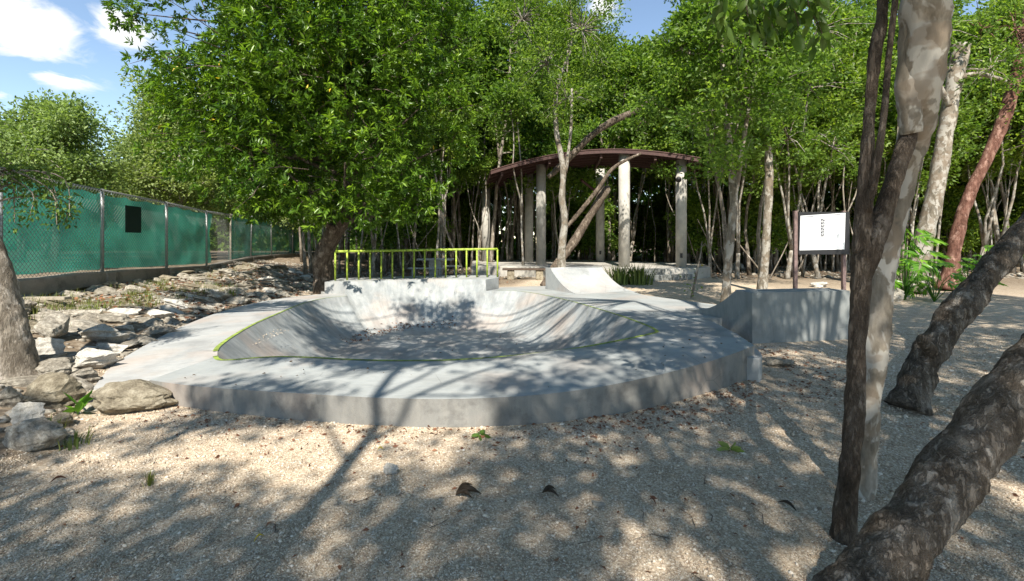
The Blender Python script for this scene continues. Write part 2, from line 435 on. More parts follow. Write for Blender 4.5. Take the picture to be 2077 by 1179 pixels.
def skirt(name, line, z0, mat, parent, flip=False):
    m = MB(); vs = []; fs = []
    for i, p in enumerate(line): vs += [(p.x, p.y, p.z), (p.x, p.y, z0)]
    for i in range(len(line)-1): fs.append([2*i, 2*i+1, 2*i+3, 2*i+2])
    m.add(vs, fs); return m.build(name, mat, parent)
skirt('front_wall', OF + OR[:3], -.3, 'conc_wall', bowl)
skirt('deck_edge', OR[2:], -.3, 'conc_deck', bowl)
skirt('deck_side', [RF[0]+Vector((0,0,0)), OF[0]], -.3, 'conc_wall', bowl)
# apron on the left: ruled strip between its outer edge and the rim
ap_out = [(190,786,.04),(228,742,.06),(290,703,.10),(370,662,.14),(450,632,.17),(530,612,.19),(600,602,.2),(660,596,.21)]
AO = [Vector(p) for p in spline([PZ(*q) for q in ap_out], 5)]
inner = [Vector((OF[0].x, OF[0].y, .045))] + [Vector((p.x, p.y, p.z-.004)) for p in ([RF[0]] + RL[::-1])]
A1 = resamp(AO + [Vector((-5.3, 13.0, .21))], 40); A2 = resamp(inner + [Vector((-4.47, 12.6, .206))], 40)
m = MB(); m.add(A1+A2, [[i, 40+i, 41+i, i+1] for i in range(39)]); m.build('apron', 'conc_apron', bowl)
skirt('apron_edge', A1[::-1], -.2, 'conc_apron', bowl)
fr = [A2[0]+Vector((0,0,0)), A1[0]]; skirt('apron_edge', fr, -.2, 'conc_apron', bowl)
# platform with the rail
plat = [(-4.98,12.45),(-4.45,12.6)] + [(b.x, b.y+.012) for b in BACK[1:-1]] + [(-.74,13.25),(-.40,14.0),(-.42,15.0),(-2.2,14.9),(-5.0,13.7)]
m = MB(); m.prism(plat, -.1, PZT+.004); m.build('platform', 'conc_ramp_light', bowl)
# painted line
def ribbon(line, w0, w1, dz=.004):
    L = [Vector(p) for p in line]; m = MB(); vs = []
    for i, p in enumerate(L):
        d = (L[min(i+1, len(L)-1)]-L[max(i-1, 0)]); d.z = 0; d.normalize(); nrm = Vector((d.y, -d.x, 0))
        w = w0+(w1-w0)*i/(len(L)-1)
        vs += [p + Vector((0,0,dz)) - nrm*.004, p + nrm*w + Vector((0,0,dz))]
    m.add(vs, [[2*i, 2*i+1, 2*i+3, 2*i+2] for i in range(len(L)-1)]); return m
ribbon(RF, .048, .048).build('painted_line', 'lime_line', bowl)
ribbon(RR[:-1], .05, .02).build('painted_line', 'lime_line', bowl)
ribbon(RL[1:], .025, .055).build('painted_line', 'lime_line', bowl)
# saw cut from the tip of the bowl to the deck corner
def cut(a, b, w=.012):
    L = [Vector(a).lerp(Vector(b), t) for t in np.linspace(0, 1, 6)]; L = [Vector((p.x, p.y, zs(p.x, p.y)+.006)) for p in L]
    return ribbon(L, w, w, .0)
# low round step beyond the deck corner
m = MB(); cc = Vector((2.42, 6.0)); arc = [(cc.x+.64*math.cos(t), cc.y+.85*math.sin(t)) for t in np.linspace(-.9, 1.5, 16)]
m.prism([(2.5, 5.6)] + arc + [(2.5, 6.8)], -.2, .26); m.build('round_step', 'conc_ramp_light', bowl, bevel=.01)

# rail
rail = empty('guard_rail', (-2.6,13.6,PZT), 'lime green steel guard rail along the platform at the back of the skate bowl', 'railing')
rp = [Vector(p) for p in spline([(-4.86,12.88,PZT),(-3.65,13.45,PZT),(-2.2,13.93,PZT),(-.44,14.15,PZT)], 10)]
posts = resamp(rp, 16)
for p in posts:
    m = MB(); m.tube([p - rail.location, p - rail.location + Vector((0,0,.80+.05*(p.x+4.9)/4.4))], .026, 8)
    m.build('rail_post', 'lime', rail, True)
m = MB(); m.tube([p - rail.location + Vector((0,0,.80+.05*(p.x+4.9)/4.4)) for p in resamp(rp, 24)], .036, 10); m.build('top_rail', 'lime', rail, True)

# quarter pipes
def quarter(name, lip0, lip1, down, h, run, topw, z0, mats, label):
    """lip0->lip1 is the lip line; down = unit vector the ramp rolls towards"""
    l0 = Vector((*lip0, 0)); l1 = Vector((*lip1, 0)); d = Vector((*down, 0)).normalized()
    o = empty(name, (l0.x, l0.y, 0), label, 'skate ramp')
    prof = [(-topw, z0), (-topw, h), (0, h)]
    for k in range(1, 15):
        t = k/14; prof.append((run*t, z0+.012+(h-z0-.012)*(1-t)**2.2))
    prof.append((run, -.05)); prof[0] = (-topw, -.05); N = len(prof)
    a = [d*p[0]+Vector((0,0,p[1])) for p in prof]; w = l1-l0
    b = [v+w for v in a]
    m = MB(); m.add(a+b, [[i, i+1, i+1+N, i+N] for i in range(2, N-2)]); m.build('transition', mats[0], o, True)
    for q in (a, b): m = MB(); m.add(q, [list(range(N))]); m.build('side', mats[1], o)
    m = MB(); m.add([a[0], a[1], b[1], b[0]], [[0,1,2,3][::-1]]); m.build('back', mats[2], o)
    m = MB(); m.add([a[1], a[2], b[2], b[1]], [[0,1,2,3]]); m.build('top', mats[0], o)
    m = MB(); m.tube([a[2]+Vector((0,0,-.012)), b[2]+Vector((0,0,-.012))], .02, 8); m.build('coping', 'steel', o, True)
    return o
quarter('quarter_pipe', (1.1, 13.45), (2.75, 14.35), (.5, -.9), .83, 1.5, .25, .19, ('conc_ramp_light',)*3, 'small pale concrete quarter pipe beside the pavilion, rolling down onto the deck')
quarter('quarter_pipe', (3.68, 7.70), (5.42, 8.0), (-.17, .98), .80, 1.55, .40, .27, ('conc_ramp','conc_ramp','conc_ramp'), 'grey concrete quarter pipe with dark back wall beside the forked trees on the right')

# ------------------------------------------------------------------ rocks
def rock_mesh(seed, sub=3, flat=.55, sharp=1.0):
    bm = bmesh.new(); bmesh.ops.create_icosphere(bm, subdivisions=sub, radius=1)
    rg = random.Random(seed); planes = []
    for _ in range(13):
        d = Vector((rg.gauss(0,1), rg.gauss(0,1), rg.gauss(0,.7))).normalized(); planes.append((d, rg.uniform(.42, .78)))
    off = Vector((rg.random()*50, rg.random()*50, 0))
    for v in bm.verts:
        p = v.co.copy()
        for d, k in planes:
            e = p.dot(d)-k
            if e > 0: p -= d*e*.92*sharp
        q = p*1.6+off
        p *= 1+.10*mn.noise(q)+.08*mn.noise(q*2.7)+.06*mn.noise(q*6)+.035*mn.noise(q*13)
        p.z = p.z*flat
        lay = math.floor(p.z*7+.8*mn.noise(q*.8))*.37+seed          # bedding layers
        k_ = 1+.07*math.sin(lay*7.7); p.x *= k_; p.y *= k_
        v.co = p
    me = bpy.data.meshes.new('rock'); bm.to_mesh(me); bm.free(); return me
def flat_faces(me): pass
ROCKS = {}
def rock_data(mat, i, flat):
    k = (mat, i, flat)
    if k not in ROCKS:
        me = rock_mesh(i*13+5, 4, flat, 1.0 if i < 20 else .55); me.materials.append(M[mat]); ROCKS[k] = me
    return ROCKS[k]
def rock(px, py, wpx, hpx, mat='rock', i=None, rz=None, label=None, group=None, flat=.55, tilt=0, deep=.5, name='rock'):
    p = hit(px, py); w = wpx/F*p.y/2; h = hpx/F*p.y
    i = random.randrange(7) if i is None else i
    o = bpy.data.objects.new(name, rock_data(mat, i, flat)); COL.objects.link(o)
    sz = h*.62/flat
    o.scale = (w, w*random.uniform(.6, .85), sz); o.location = (p.x, p.y+w*.3, p.z+h*.5-h*deep*.35)
    o.rotation_euler = (random.uniform(-.12,.12)+tilt, random.uniform(-.15,.15), rz if rz is not None else random.uniform(-.35, .35))
    tag(o, label or 'jagged grey limestone rock lying in the rubble bank below the mesh fence', 'rock', group or 'limestone rocks of the bank below the fence')
    return o
G = 'large rocks at the foot of the bank'
rock(250,840,165,62,'rock_brown',21,.12,'long low brown boulder touching the left corner of the front wall',G,.5)
rock(95,826,130,70,'rock_brown',22,.1,'dark rounded brown boulder between the leaning trunk and the low boulder',G,.6)
rock(45,868,85,55,'rock_white',3,.3,'pale angular rock just below the dark rounded boulder',G,.7)
rock(50,915,125,60,'rock',24,-.1,'blocky grey rock lowest on the left edge of the gravel',G,.6)
rock(10,830,60,50,'rock',5,.5,'grey rock half hidden at the left frame edge by the trunk foot',G,.6)
rock(120,868,60,34,'rock_brown',0,.2,'small brown rock wedged under the dark boulder behind the weed',G,.6)
rock(90,690,95,62,'rock',2,-.5,'tilted grey slab of rock leaning beside the leaning trunk',G,.6,.25)
rock(85,735,80,55,'rock_white',3,.4,'white jagged rock right of the leaning trunk',G,.7)
rock(190,695,115,38,'rock_white',5,.05,'broad white flat rock highest of the pale slabs near the apron',G,.4)
rock(215,718,75,26,'rock_white',1,.0,'thin white slab below the broad white rock',G,.4)
rock(170,748,115,42,'rock_white',6,-.1,'cracked white slab lying against the apron edge',G,.4)
rock(160,778,85,38,'rock',0,.1,'rough grey rock between the cracked slab and the brown boulder',G,.6)
rock(100,775,80,50,'rock',4,.2,'knobbly grey rock beside the foot of the leaning trunk',G,.7)
rock(30,640,60,36,'rock',6,.2,'grey rock hugging the left trunk under the fence wall',G,.6)
rock(150,652,100,30,'rock',1,-.05,'smooth grey slab in shade below the fence wall',G,.4)
rock(268,598,45,26,'rock',2,.2,'rounded grey rock directly under the second fence post',G,.8)
# bank rubble individually, placed on the slope (kept clear of the deck)
rg = random.Random(11)
cnt = 0; used = []
for att in range(2400):
    if cnt >= 175: break
    y = rg.choice([rg.uniform(4.6, 9), rg.uniform(7, 13), rg.uniform(10, 21)]); t = rg.uniform(.04, .98)
    f = float(interp(FOOT, y)); g = float(interp(FENCE, y))+.25; x = f+(g-f)*t
    px = CX+F*x/y
    if px < -60: continue
    if px > 655: continue
    s = rg.uniform(.10, .25)*(1.0+.03*y)
    if any((x-a)**2+(y-b)**2 < (.55*(s+c))**2 for a, b, c in used): continue
    if 8.5 < y < 12 and .5 < t < .8 and rg.random() < .7: continue
    used.append((x, y, s)); z = gh(x, y)
    mat = rg.choice(['rock','rock','rock_brown','rock'] if t > .45 else ['rock','rock_white','rock','rock'])
    fl_ = rg.choice([.3, .45, .6])
    o = bpy.data.objects.new('rock', rock_data(mat, rg.randrange(7), fl_)); COL.objects.link(o)
    o.location = (x, y, z+.02*s); o.scale = (s*1.5, s*.95, s*rg.uniform(.75, 1.1))
    o.rotation_euler = (rg.uniform(-.2,.2), rg.uniform(-.1,.45), rg.uniform(-.5,1.0))
    tag(o, 'jagged grey limestone rock lying in the rubble bank below the mesh fence', 'rock', 'limestone rocks of the bank below the fence'); cnt += 1

def scatter_solids(name, pts, sizes, mat, label, cat, flat=.6, seed=1):
    """low poly stones as one mesh"""
    r = rs(seed); n = len(pts)
    base = np.array([[1,0,0],[-1,0,0],[0,1,0],[0,-1,0],[0,0,1],[0,0,-1],[.6,.6,.5],[-.6,.6,.45],[-.6,-.6,.5],[.6,-.6,.45]], float)
    faces = np.array([[0,6,4],[6,2,4],[2,7,4],[7,1,4],[1,8,4],[8,3,4],[3,9,4],[9,0,4],[0,2,6],[2,1,7],[1,3,8],[3,0,9],[0,5,2],[2,5,1],[1,5,3],[3,5,0]])
    B = base[None]*(1+r.uniform(-.3, .3, (n, 10, 1)))
    sc = np.stack([sizes*r.uniform(.8, 1.4, n), sizes*r.uniform(.6, 1.0, n), sizes*flat*r.uniform(.6, 1.2, n)], 1)
    B = B*sc[:, None, :]; a = r.uniform(0, 2*PI, n); c, s_ = np.cos(a), np.sin(a)
    X = B[:, :, 0]*c[:, None]-B[:, :, 1]*s_[:, None]; Y = B[:, :, 0]*s_[:, None]+B[:, :, 1]*c[:, None]
    ti = r.uniform(-.5, .5, n); Z = B[:, :, 2]+X*np.sin(ti)[:, None]*.5
    V = np.stack([X, Y, Z], 2)+pts[:, None, :]
    Fc = (faces[None]+(np.arange(n)*10)[:, None, None]).reshape(-1, 3)
    me = np_mesh(name, V.reshape(-1, 3), Fc, np.repeat(r.uniform(0, 1, n), 10))
    o = link(name, me, mat); return tag(o, label, cat, kind='stuff')

def in_deck(x, y):
    return False
FRONT = [(p.x, p.y) for p in OF]
def front_y(x):
    return np.interp(x, [p[0] for p in FRONT], [p[1] for p in FRONT])
r = rs(3)
N = 150000
Y = 1.9/(1-r.uniform(0, 1, N)*(1-1.9/8.5)); Xs = r.uniform(-1.25, 1.25, N)*Y
f = interp(FOOT, Y)
keep = (Xs > f-.3) & ~((Y > front_y(Xs)-.0) & (Xs < 3.0) & (Xs > -4.0)) & ~((Xs > 2.4) & (Xs < 3.4) & (Y > 5.3)) & ~((Xs > 3.1)&(Xs < 5.5)&(Y > 7.2))
Xs, Y = Xs[keep], Y[keep]
P = np.stack([Xs, Y, np.array([gh(a, b) for a, b in zip(Xs, Y)])], 1)
sz = r.uniform(.0028, .0068, len(P))*np.where(r.uniform(0, 1, len(P)) < .03, 2.2, 1)*np.clip(Y/3, .9, 1.8); P[:, 2] += sz*.15
scatter_solids('gravel', P, sz, 'pebble', 'loose beige limestone gravel over the yard in front of the skate bowl', 'gravel', .7)
# small rubble on the bank
N = 5200; Y = r.uniform(3.8, 24, N); t = r.uniform(-.03, 1, N); f = interp(FOOT, Y); g = interp(FENCE, Y)+.2
X = f+(g-f)*t; P = np.stack([X, Y, np.array([gh(a, b) for a, b in zip(X, Y)])], 1)
scatter_solids('rubble', P, r.uniform(.015, .075, N), 'rock', 'small broken limestone rubble between the rocks of the bank', 'rubble', .5)
# rubble on the wood floor
N = 2600; Y = r.uniform(20, 34, N); X = r.uniform(-9, 26, N)
P = np.stack([X, Y, np.array([gh(a, b) for a, b in zip(X, Y)])], 1)
scatter_solids('wood_floor_stones', P, r.uniform(.03, .16, N), 'rock', 'pale stones strewn over the floor of the wood', 'stones', .6)

# ------------------------------------------------------------------ leaves
def leaf_mesh(name, P, D, L, W, rnd, seed=0, cup=.25, six=False):
    """P base, D unit axis, L length, W width per leaf; folded diamond leaves"""
    r = rs(seed+17); n = len(P)
    U = r.normal(size=(n, 3)); U[:, 2] += .9       # leaf normals lean upward
    S = np.cross(D, U); S /= np.linalg.norm(S, axis=1, keepdims=True)+1e-9
    Nn = np.cross(S, D)
    L = L[:, None]; W = W[:, None]
    if six:
        V = np.stack([P, P+D*L*.3+S*W*.5, P+D*L*.68+S*W*.42-Nn*L*.04, P+D*L-Nn*L*.12, P+D*L*.68-S*W*.42-Nn*L*.04, P+D*L*.3-S*W*.5, P+D*L*.5-Nn*W*cup], 1)
        Fc = np.array([[0,1,6],[1,2,6],[2,3,6],[3,4,6],[4,5,6],[5,0,6]])[None]+(np.arange(n)*7)[:, None, None]
        k = 7; Fc = Fc.reshape(-1, 3)
    else:
        V = np.stack([P, P+D*L*.5+S*W*.5+Nn*W*cup, P+D*L-Nn*L*.1, P+D*L*.5-S*W*.5+Nn*W*cup], 1)
        Fc = (np.array([[0,1,2],[0,2,3]])[None]+(np.arange(n)*4)[:, None, None]).reshape(-1, 3); k = 4
    return np_mesh(name, V.reshape(-1, 3), Fc, np.repeat(rnd, k))
def unit(a): return a/(np.linalg.norm(a, axis=-1, keepdims=True)+1e-9)

def branch(rg, p, d, length, r0, r1, n=5, wob=.25, up=.15):
    pts = [Vector(p)]; d = Vector(d).normalized()
    for i in range(n):
        d = (d + Vector((rg.gauss(0, wob), rg.gauss(0, wob), rg.gauss(0, wob*.6)+up))).normalized()
        pts.append(pts[-1]+d*(length/n))
    rad = [r0+(r1-r0)*i/n for i in range(n+1)]
    return pts, rad
def tree_skeleton(rg, mb, stems, cb, nb, spread, sub=3, sides=6, thin=.35, updir=.5):
    """stems: list of (pts, radii); adds branches; returns twig samples [(point, dir)]"""
    tw = []
    for pts, rad in stems:
        mb.tube(pts, rad, sides+2, wob=.15, seed=rg.random()*9)
        n = len(pts); ztop = pts[-1].z; zb = pts[0].z
        for b in range(nb):
            t = cb+(1-cb)*((b+rg.random())/nb)
            k = min(n-2, int(t*(n-1))); fr_ = t*(n-1)-k; p = pts[k].lerp(pts[k+1], fr_); r0 = (rad[k]*(1-fr_)+rad[k+1]*fr_)*.6
            az = rg.uniform(0, 2*PI); el = rg.uniform(.1, .8)*updir*1.6
            L = spread*(1-.55*(t-cb)/(1-cb+1e-6))*rg.uniform(.65, 1.15)
            bp, br = branch(rg, p, (math.cos(az)*math.cos(el), math.sin(az)*math.cos(el), math.sin(el)), L, r0, r0*.25, 5, .22, .06)
            mb.tube(bp, br, sides-1 if sides > 4 else 4, cap=False)
            for j in range(sub):
                q = bp[rg.randint(2, 5)]; d = Vector((rg.gauss(0, 1), rg.gauss(0, 1), rg.gauss(.1, .6)))
                sp, sr = branch(rg, q, d, L*rg.uniform(.3, .6), r0*.35, .006, 3, .3, .05)
                mb.tube(sp, sr, 3, cap=False)
                for a, c in zip(sp[1:], sp[:-1]): tw.append((a, (a-c).normalized()))
            for a, c in zip(bp[2:], bp[1:-1]): tw.append((a, (a-c).normalized()))
        tw.append((pts[-1], Vector((0, 0, 1))))
    return tw
def foliage(name, tw, per, rad, L, Wr, seed, sq=.8, droop=0, six=False, keepf=None):
    r = rs(seed); P = np.array([t[0] for t in tw]); D = np.array([t[1] for t in tw])
    if keepf is not None:
        k = np.array([keepf(p) for p in P]); P, D = P[k], D[k]
    n = len(P); idx = np.repeat(np.arange(n), per)
    off = unit(r.normal(size=(n*per, 3)))*(r.uniform(0, 1, n*per)**.6)[:, None]*rad; off[:, 2] *= sq
    p = P[idx]+off; d = unit(off/rad*1.1+r.normal(size=off.shape)*.6+D[idx]*.4+np.array([0, 0, -droop]))
    cl = r.uniform(0, 1, n)[idx]; rnd = np.clip(cl*.45+r.uniform(0, 1, n*per)*.55, 0, 1)
    ln = L*r.uniform(.65, 1.25, n*per)
    return leaf_mesh(name, p, d, ln, ln*Wr*r.uniform(.8, 1.2, n*per), rnd, seed, six=six)

def wob_stem(rg, base, top, r0, r1, n=9, w=.12):
    b, t = Vector(base), Vector(top); L = (t-b).length; pts = []; o1, o2 = rg.random()*99, rg.random()*99
    for i in range(n+1):
        k = i/n; e = math.sin(PI*min(1, k*1.4)*.7)
        pts.append(b.lerp(t, k)+Vector((mn.noise(Vector((k*2.6+o1, 0, 0))), mn.noise(Vector((k*2.6+o2, 5, 0))), 0))*w*L*min(1, k*4)*.8)
    rad = [(r0+(r1-r0)*(i/n)**.85)*(1.35 if i == 0 else 1) for i in range(n+1)]
    return pts, rad

# prototype wood trees -------------------------------------------------
PROTO = []
def proto(kind, seed):
    rg = random.Random(seed); mb = MB()
    if kind == 'slim':
        h = rg.uniform(10.5, 13.5); stems = [wob_stem(rg, (0,0,0), (rg.uniform(-1,1), rg.uniform(-1,1), h), .085, .03, 10, .06)]
        if rg.random() < .6:
            a = stems[0][0][4]; stems.append(wob_stem(rg, a, (a.x+rg.uniform(-1.6,1.6), a.y+rg.uniform(-1,1), h*.9), .05, .02, 7, .08))
        tw = tree_skeleton(rg, mb, stems, .42, 11, 2.5, 4, 5)
        cm = foliage('crown', tw, 38, .6, .19, .55, seed, .75)
        mat, lm = 'bark_wood', 'leaf_wood'
    elif kind == 'fork':
        h = rg.uniform(8.5, 11); base = wob_stem(rg, (0,0,0), (.25*rg.uniform(-1,1), 0, 1.2), .10, .08, 4, .03); stems = [base]
        e = base[0][-1]
        for k in range(3):
            a = rg.uniform(0, 2*PI); stems.append(wob_stem(rg, e, (e.x+1.5*math.cos(a), e.y+1.2*math.sin(a), h*rg.uniform(.85,1)), .055, .02, 8, .08))
        tw = []
        mb.tube(base[0], base[1], 8, wob=.15); tw = tree_skeleton(rg, mb, stems[1:], .4, 8, 2.1, 4, 5)
        cm = foliage('crown', tw, 34, .6, .18, .55, seed, .75); mat, lm = 'bark_pale', 'leaf_wood'
    elif kind == 'under':
        h = rg.uniform(4.5, 6.5); stems = [wob_stem(rg, (0.1*k,.1*k,0), (rg.uniform(-1,1), rg.uniform(-1,1), h*rg.uniform(.7,1)), .035, .012, 7, .1) for k in range(3)]
        tw = tree_skeleton(rg, mb, stems, .3, 8, 1.1, 3, 4)
        cm = foliage('crown', tw, 26, .5, .17, .55, seed, .75); mat, lm = 'bark_wood', 'leaf_wood'
    elif kind == 'pole':
        h = rg.uniform(6, 9); stems = [wob_stem(rg, (0,0,0), (rg.uniform(-.9,.9), rg.uniform(-.6,.6), h), .045, .018, 9, .06)]
        if rg.random() < .5:
            a = stems[0][0][3]; stems.append(wob_stem(rg, a, (a.x+rg.uniform(-1.3,1.3), a.y+rg.uniform(-.8,.8), h*.95), .035, .012, 7, .08))
        tw = tree_skeleton(rg, mb, stems, .8, 6, 1.1, 3, 4)
        cm = foliage('crown', tw, 22, .42, .14, .5, seed, .75); mat, lm = 'bark_pale', 'leaf_wood'
    else:   # broad pale crown beyond the fence
        h = rg.uniform(7.5, 9.5); stems = [wob_stem(rg, (0,0,0), (rg.uniform(-1,1), rg.uniform(-1,1), h*rg.uniform(.85, 1)), .13, .03, 8, .08) for k in range(2)]
        tw = tree_skeleton(rg, mb, stems, .22, 15, 2.7, 5, 5)
        cm = foliage('crown', tw, 36, .6, .16, .55, seed, .8); mat, lm = 'bark_pale', 'leaf_grey'
    me = bpy.data.meshes.new('trunk'); me.from_pydata(mb.v, [], mb.f); me.update(); me.polygons.foreach_set('use_smooth', [True]*len(me.polygons))
    me.materials.append(M[mat]); cm.materials.append(M[lm])
    return me, cm
KINDS = {'slim': 4, 'fork': 3, 'under': 3, 'pole': 3, 'broad': 3}
LIB = {k: [proto(k, 100+i*7+len(k)*31) for i in range(n)] for k, n in KINDS.items()}
def plant_tree(kind, x, y, sc, rz, label, group, name='tree', barkmat=None, v=None, lx=0, ly=0, crown=True, rg=random):
    i = rg.randrange(KINDS[kind]) if v is None else v
    tm, cm = LIB[kind][i]
    o = empty(name, (x, y, gh(x, y)-.05), label, 'tree', group, rz, sc); o.rotation_euler = (lx, ly, rz)
    for nm, me in (('trunk', tm), ('crown', cm)):
        if nm == 'crown' and not crown: continue
        c = bpy.data.objects.new(nm, me); COL.objects.link(c); c.parent = o
    return o

rg = random.Random(5)
def blocked(x, y):
    px = CX+F*x/y
    if -1.8 < x < 9.6 and 19.4 < y < 29.2: return True
    return False
placed = []
def try_place(kind, x, y, sc, label, group, mind):
    if blocked(x, y) or any((x-a)**2+(y-b)**2 < mind**2 for a, b in placed): return False
    placed.append((x, y)); plant_tree(kind, x, y, sc, rg.uniform(0, 6.28), label, group, rg=rg); return True
cnt = 0
for _ in range(2500):                                    # the wood behind the yard
    if cnt >= 155: break
    y = 19.8+20*rg.random()**1.25; x = rg.uniform(-.62, 1.16)*y
    if x < -9.5: continue
    if y < 24 and x < 0 and x > -6: y += 3
    kind = rg.choice(['slim','slim','slim','fork','fork','pole','pole','pole'])
    px = CX+F*x/y
    if 1270 < px < 1345 and kind in ('slim',) : continue
    sc = rg.uniform(.85, 1.1)*(1.08 if y < 26 else 1.35)
    if x < -2: lab, gp = 'slender wood tree with dark crown behind the lime rail', 'wood trees behind the rail'
    elif x < 11: lab, gp = 'slender wood tree standing behind the arched pavilion', 'wood trees behind the pavilion'
    else: lab, gp = 'slender pale wood tree in the shaded wood behind the notice board', 'wood trees behind the notice board'
    if try_place(kind, x, y, sc, lab, gp, 1.15): cnt += 1
cnt = 0
for _ in range(2500):
    if cnt >= 110: break
    y = 23+18*rg.random(); x = rg.uniform(-.5, 1.15)*y
    if x < -11: continue
    if try_place(rg.choice(['under','under','pole']), x, y, rg.uniform(.8, 1.3), 'thin leafy sapling of the dark undergrowth deep in the wood', 'saplings of the undergrowth', .7): cnt += 1
cnt = 0
for _ in range(3000):                                   # thin stems filling the trunk zone
    if cnt >= 70: break
    y = 21+12*rg.random(); x = rg.uniform(-.42, 1.1)*y
    lab, gp = (('slender wood tree with dark crown behind the lime rail', 'wood trees behind the rail') if x < -2 else (('slender wood tree standing behind the arched pavilion', 'wood trees behind the pavilion') if x < 11 else ('slender pale wood tree in the shaded wood behind the notice board', 'wood trees behind the notice board')))
    if try_place('pole', x, y, rg.uniform(.9, 1.45), lab, gp, .55): cnt += 1
for (x, y, k, sc) in [(-16.5,17,'broad',.85),(-19.5,20,'broad',.9),(-23,22,'broad',.85),(-16,22.5,'broad',1.0),(-27,27,'broad',.95),(-20.5,27,'broad',1.1),(-15.2,27,'broad',1.05),(-14.6,31,'broad',1.1),(-17.5,12,'broad',.62),(-31,31,'broad',.9),(-25,33,'broad',1.15),(-11.5,31.5,'broad',1.15),(-18.5,33,'broad',1.25),(-11.0,24.5,'slim',.75),(-10,28.5,'fork',1.0)]:
    plant_tree(k, x, y, sc, rg.uniform(0, 6.28), 'broad pale green tree growing beyond the green mesh fence', 'trees beyond the mesh fence', rg=rg)
# trees standing at the yard's edge, in front of the pavilion and to the right: (px, py base, kind, scale, variant, label)
hero = [
 (1138,548,'fork',1.0,0,'pale crooked forked tree growing before the left half of the pavilion'),
 (1062,556,'pole',1.4,0,'thin straight pale pole tree just left of the small quarter pipe'),
 (1030,548,'pole',1.4,1,'thin pole tree beside the right end of the lime rail'),
 (1038,545,'slim',1.0,1,'slender tree beside the pavilion bench with two close stems'),
 (975,545,'slim',1.0,2,'brown leaning tree behind the right end of the lime rail'),
 (1478,618,'slim',.72,0,'slim mottled tree standing in the gravel just left of the dark quarter pipe'),
 (1545,590,'slim',.85,3,'slim grey tree standing right behind the dark quarter pipe'),
 (1440,560,'fork',.9,1,'tall crooked tree right of the stone steps with twin stems'),
 (1495,566,'fork',.95,2,'pale forked tree leaning right between the steps and the notice board'),
 (1605,562,'slim',.9,2,'dark rough tree immediately left of the notice board'),
 (1350,530,'slim',.95,0,'slender tree rising behind the two right pavilion columns'),
 (1700,552,'slim',.9,1,'slender tree seen beneath the notice board\'s right post'),
 (1790,560,'fork',.95,0,'slender tree in the wood behind the mottled pale trunk'),
 (620,560,'slim',.8,3,'straight grey tree left of the big leafy tree beside the fence end'),
]
for px, py, k, sc, v, lab in hero:
    p = hit(px, py); placed.append((p.x, p.y)); plant_tree(k, p.x, p.y, sc, rg.uniform(0, 6.28), lab, None, v=v)
for x, y, k, sc, v in ((-1.2,25.5,'slim',1.4,0),(.9,29.5,'slim',1.5,1),(-3.6,27.5,'slim',1.4,2),(3.4,30.5,'slim',1.5,3),(-5.2,30,'fork',1.6,1),(6.2,29.8,'slim',1.35,0),(-2.4,31.5,'slim',1.55,3),(11.5,26,'slim',1.3,1),(13.5,24,'slim',1.25,2)):
    plant_tree(k, x, y, sc, rg.uniform(0, 6.28), 'slender wood tree standing behind the arched pavilion', 'wood trees behind the pavilion', v=v)
m = MB(); rv = random.Random(55)
for k in range(46):
    x, y = rv.uniform(-8, 20), rv.uniform(19.5, 26)
    if blocked(x, y): continue
    a = Vector((x, y, gh(x, y))); L_ = rv.uniform(2.2, 6); dx = rv.uniform(-.75, .75)
    m = MB(); pts = [Vector(p) for p in spline([a, a+Vector((dx*L_*.4, .1, L_*.33)), a+Vector((dx*L_*.75+rv.uniform(-.3,.3), .2, L_*.66)), a+Vector((dx*L_, 0, L_))], 4)]
    m.tube([p-a for p in pts], [(.02+.03*((k*7)%5)/5)*(1-.6*i/len(pts)) for i in range(len(pts))], 6, cap=False)
    o = m.build('dead_branch', 'bark_wood', None, True); o.location = a
    tag(o, 'bare crooked dead stem leaning among the trees at the edge of the wood', 'branch', 'bare dead stems leaning in the wood')
# far wood as one mass
def far_wood():
    r = rs(77); n = 150000
    x = r.uniform(-75, 90, n); y = r.uniform(41, 54, n)+np.where(x < -16, 6, 0); z = r.uniform(0, 1, n)**1.15*17.0
    z = z*np.where(x < -16, .55+.1*np.sin(x*.35), 1)
    keep = (np.sin(x*.9+z*.7)+np.sin(z*1.7+x*.31)+r.normal(size=n)*.9 > -2.2)
    # a gap in the canopy
    P = np.stack([x, y, z], 1)[keep]; n = len(P)
    D = unit(r.normal(size=(n, 3))); L = r.uniform(.35, .75, n)
    me = leaf_mesh('far_wood', P, D, L, L*.6, r.uniform(0, 1, n)*.8, 5)
    tag(link('far_wood', me, 'leaf_wood'), 'distant dense green wood closing the view behind the trees', 'wood', kind='stuff')
far_wood()

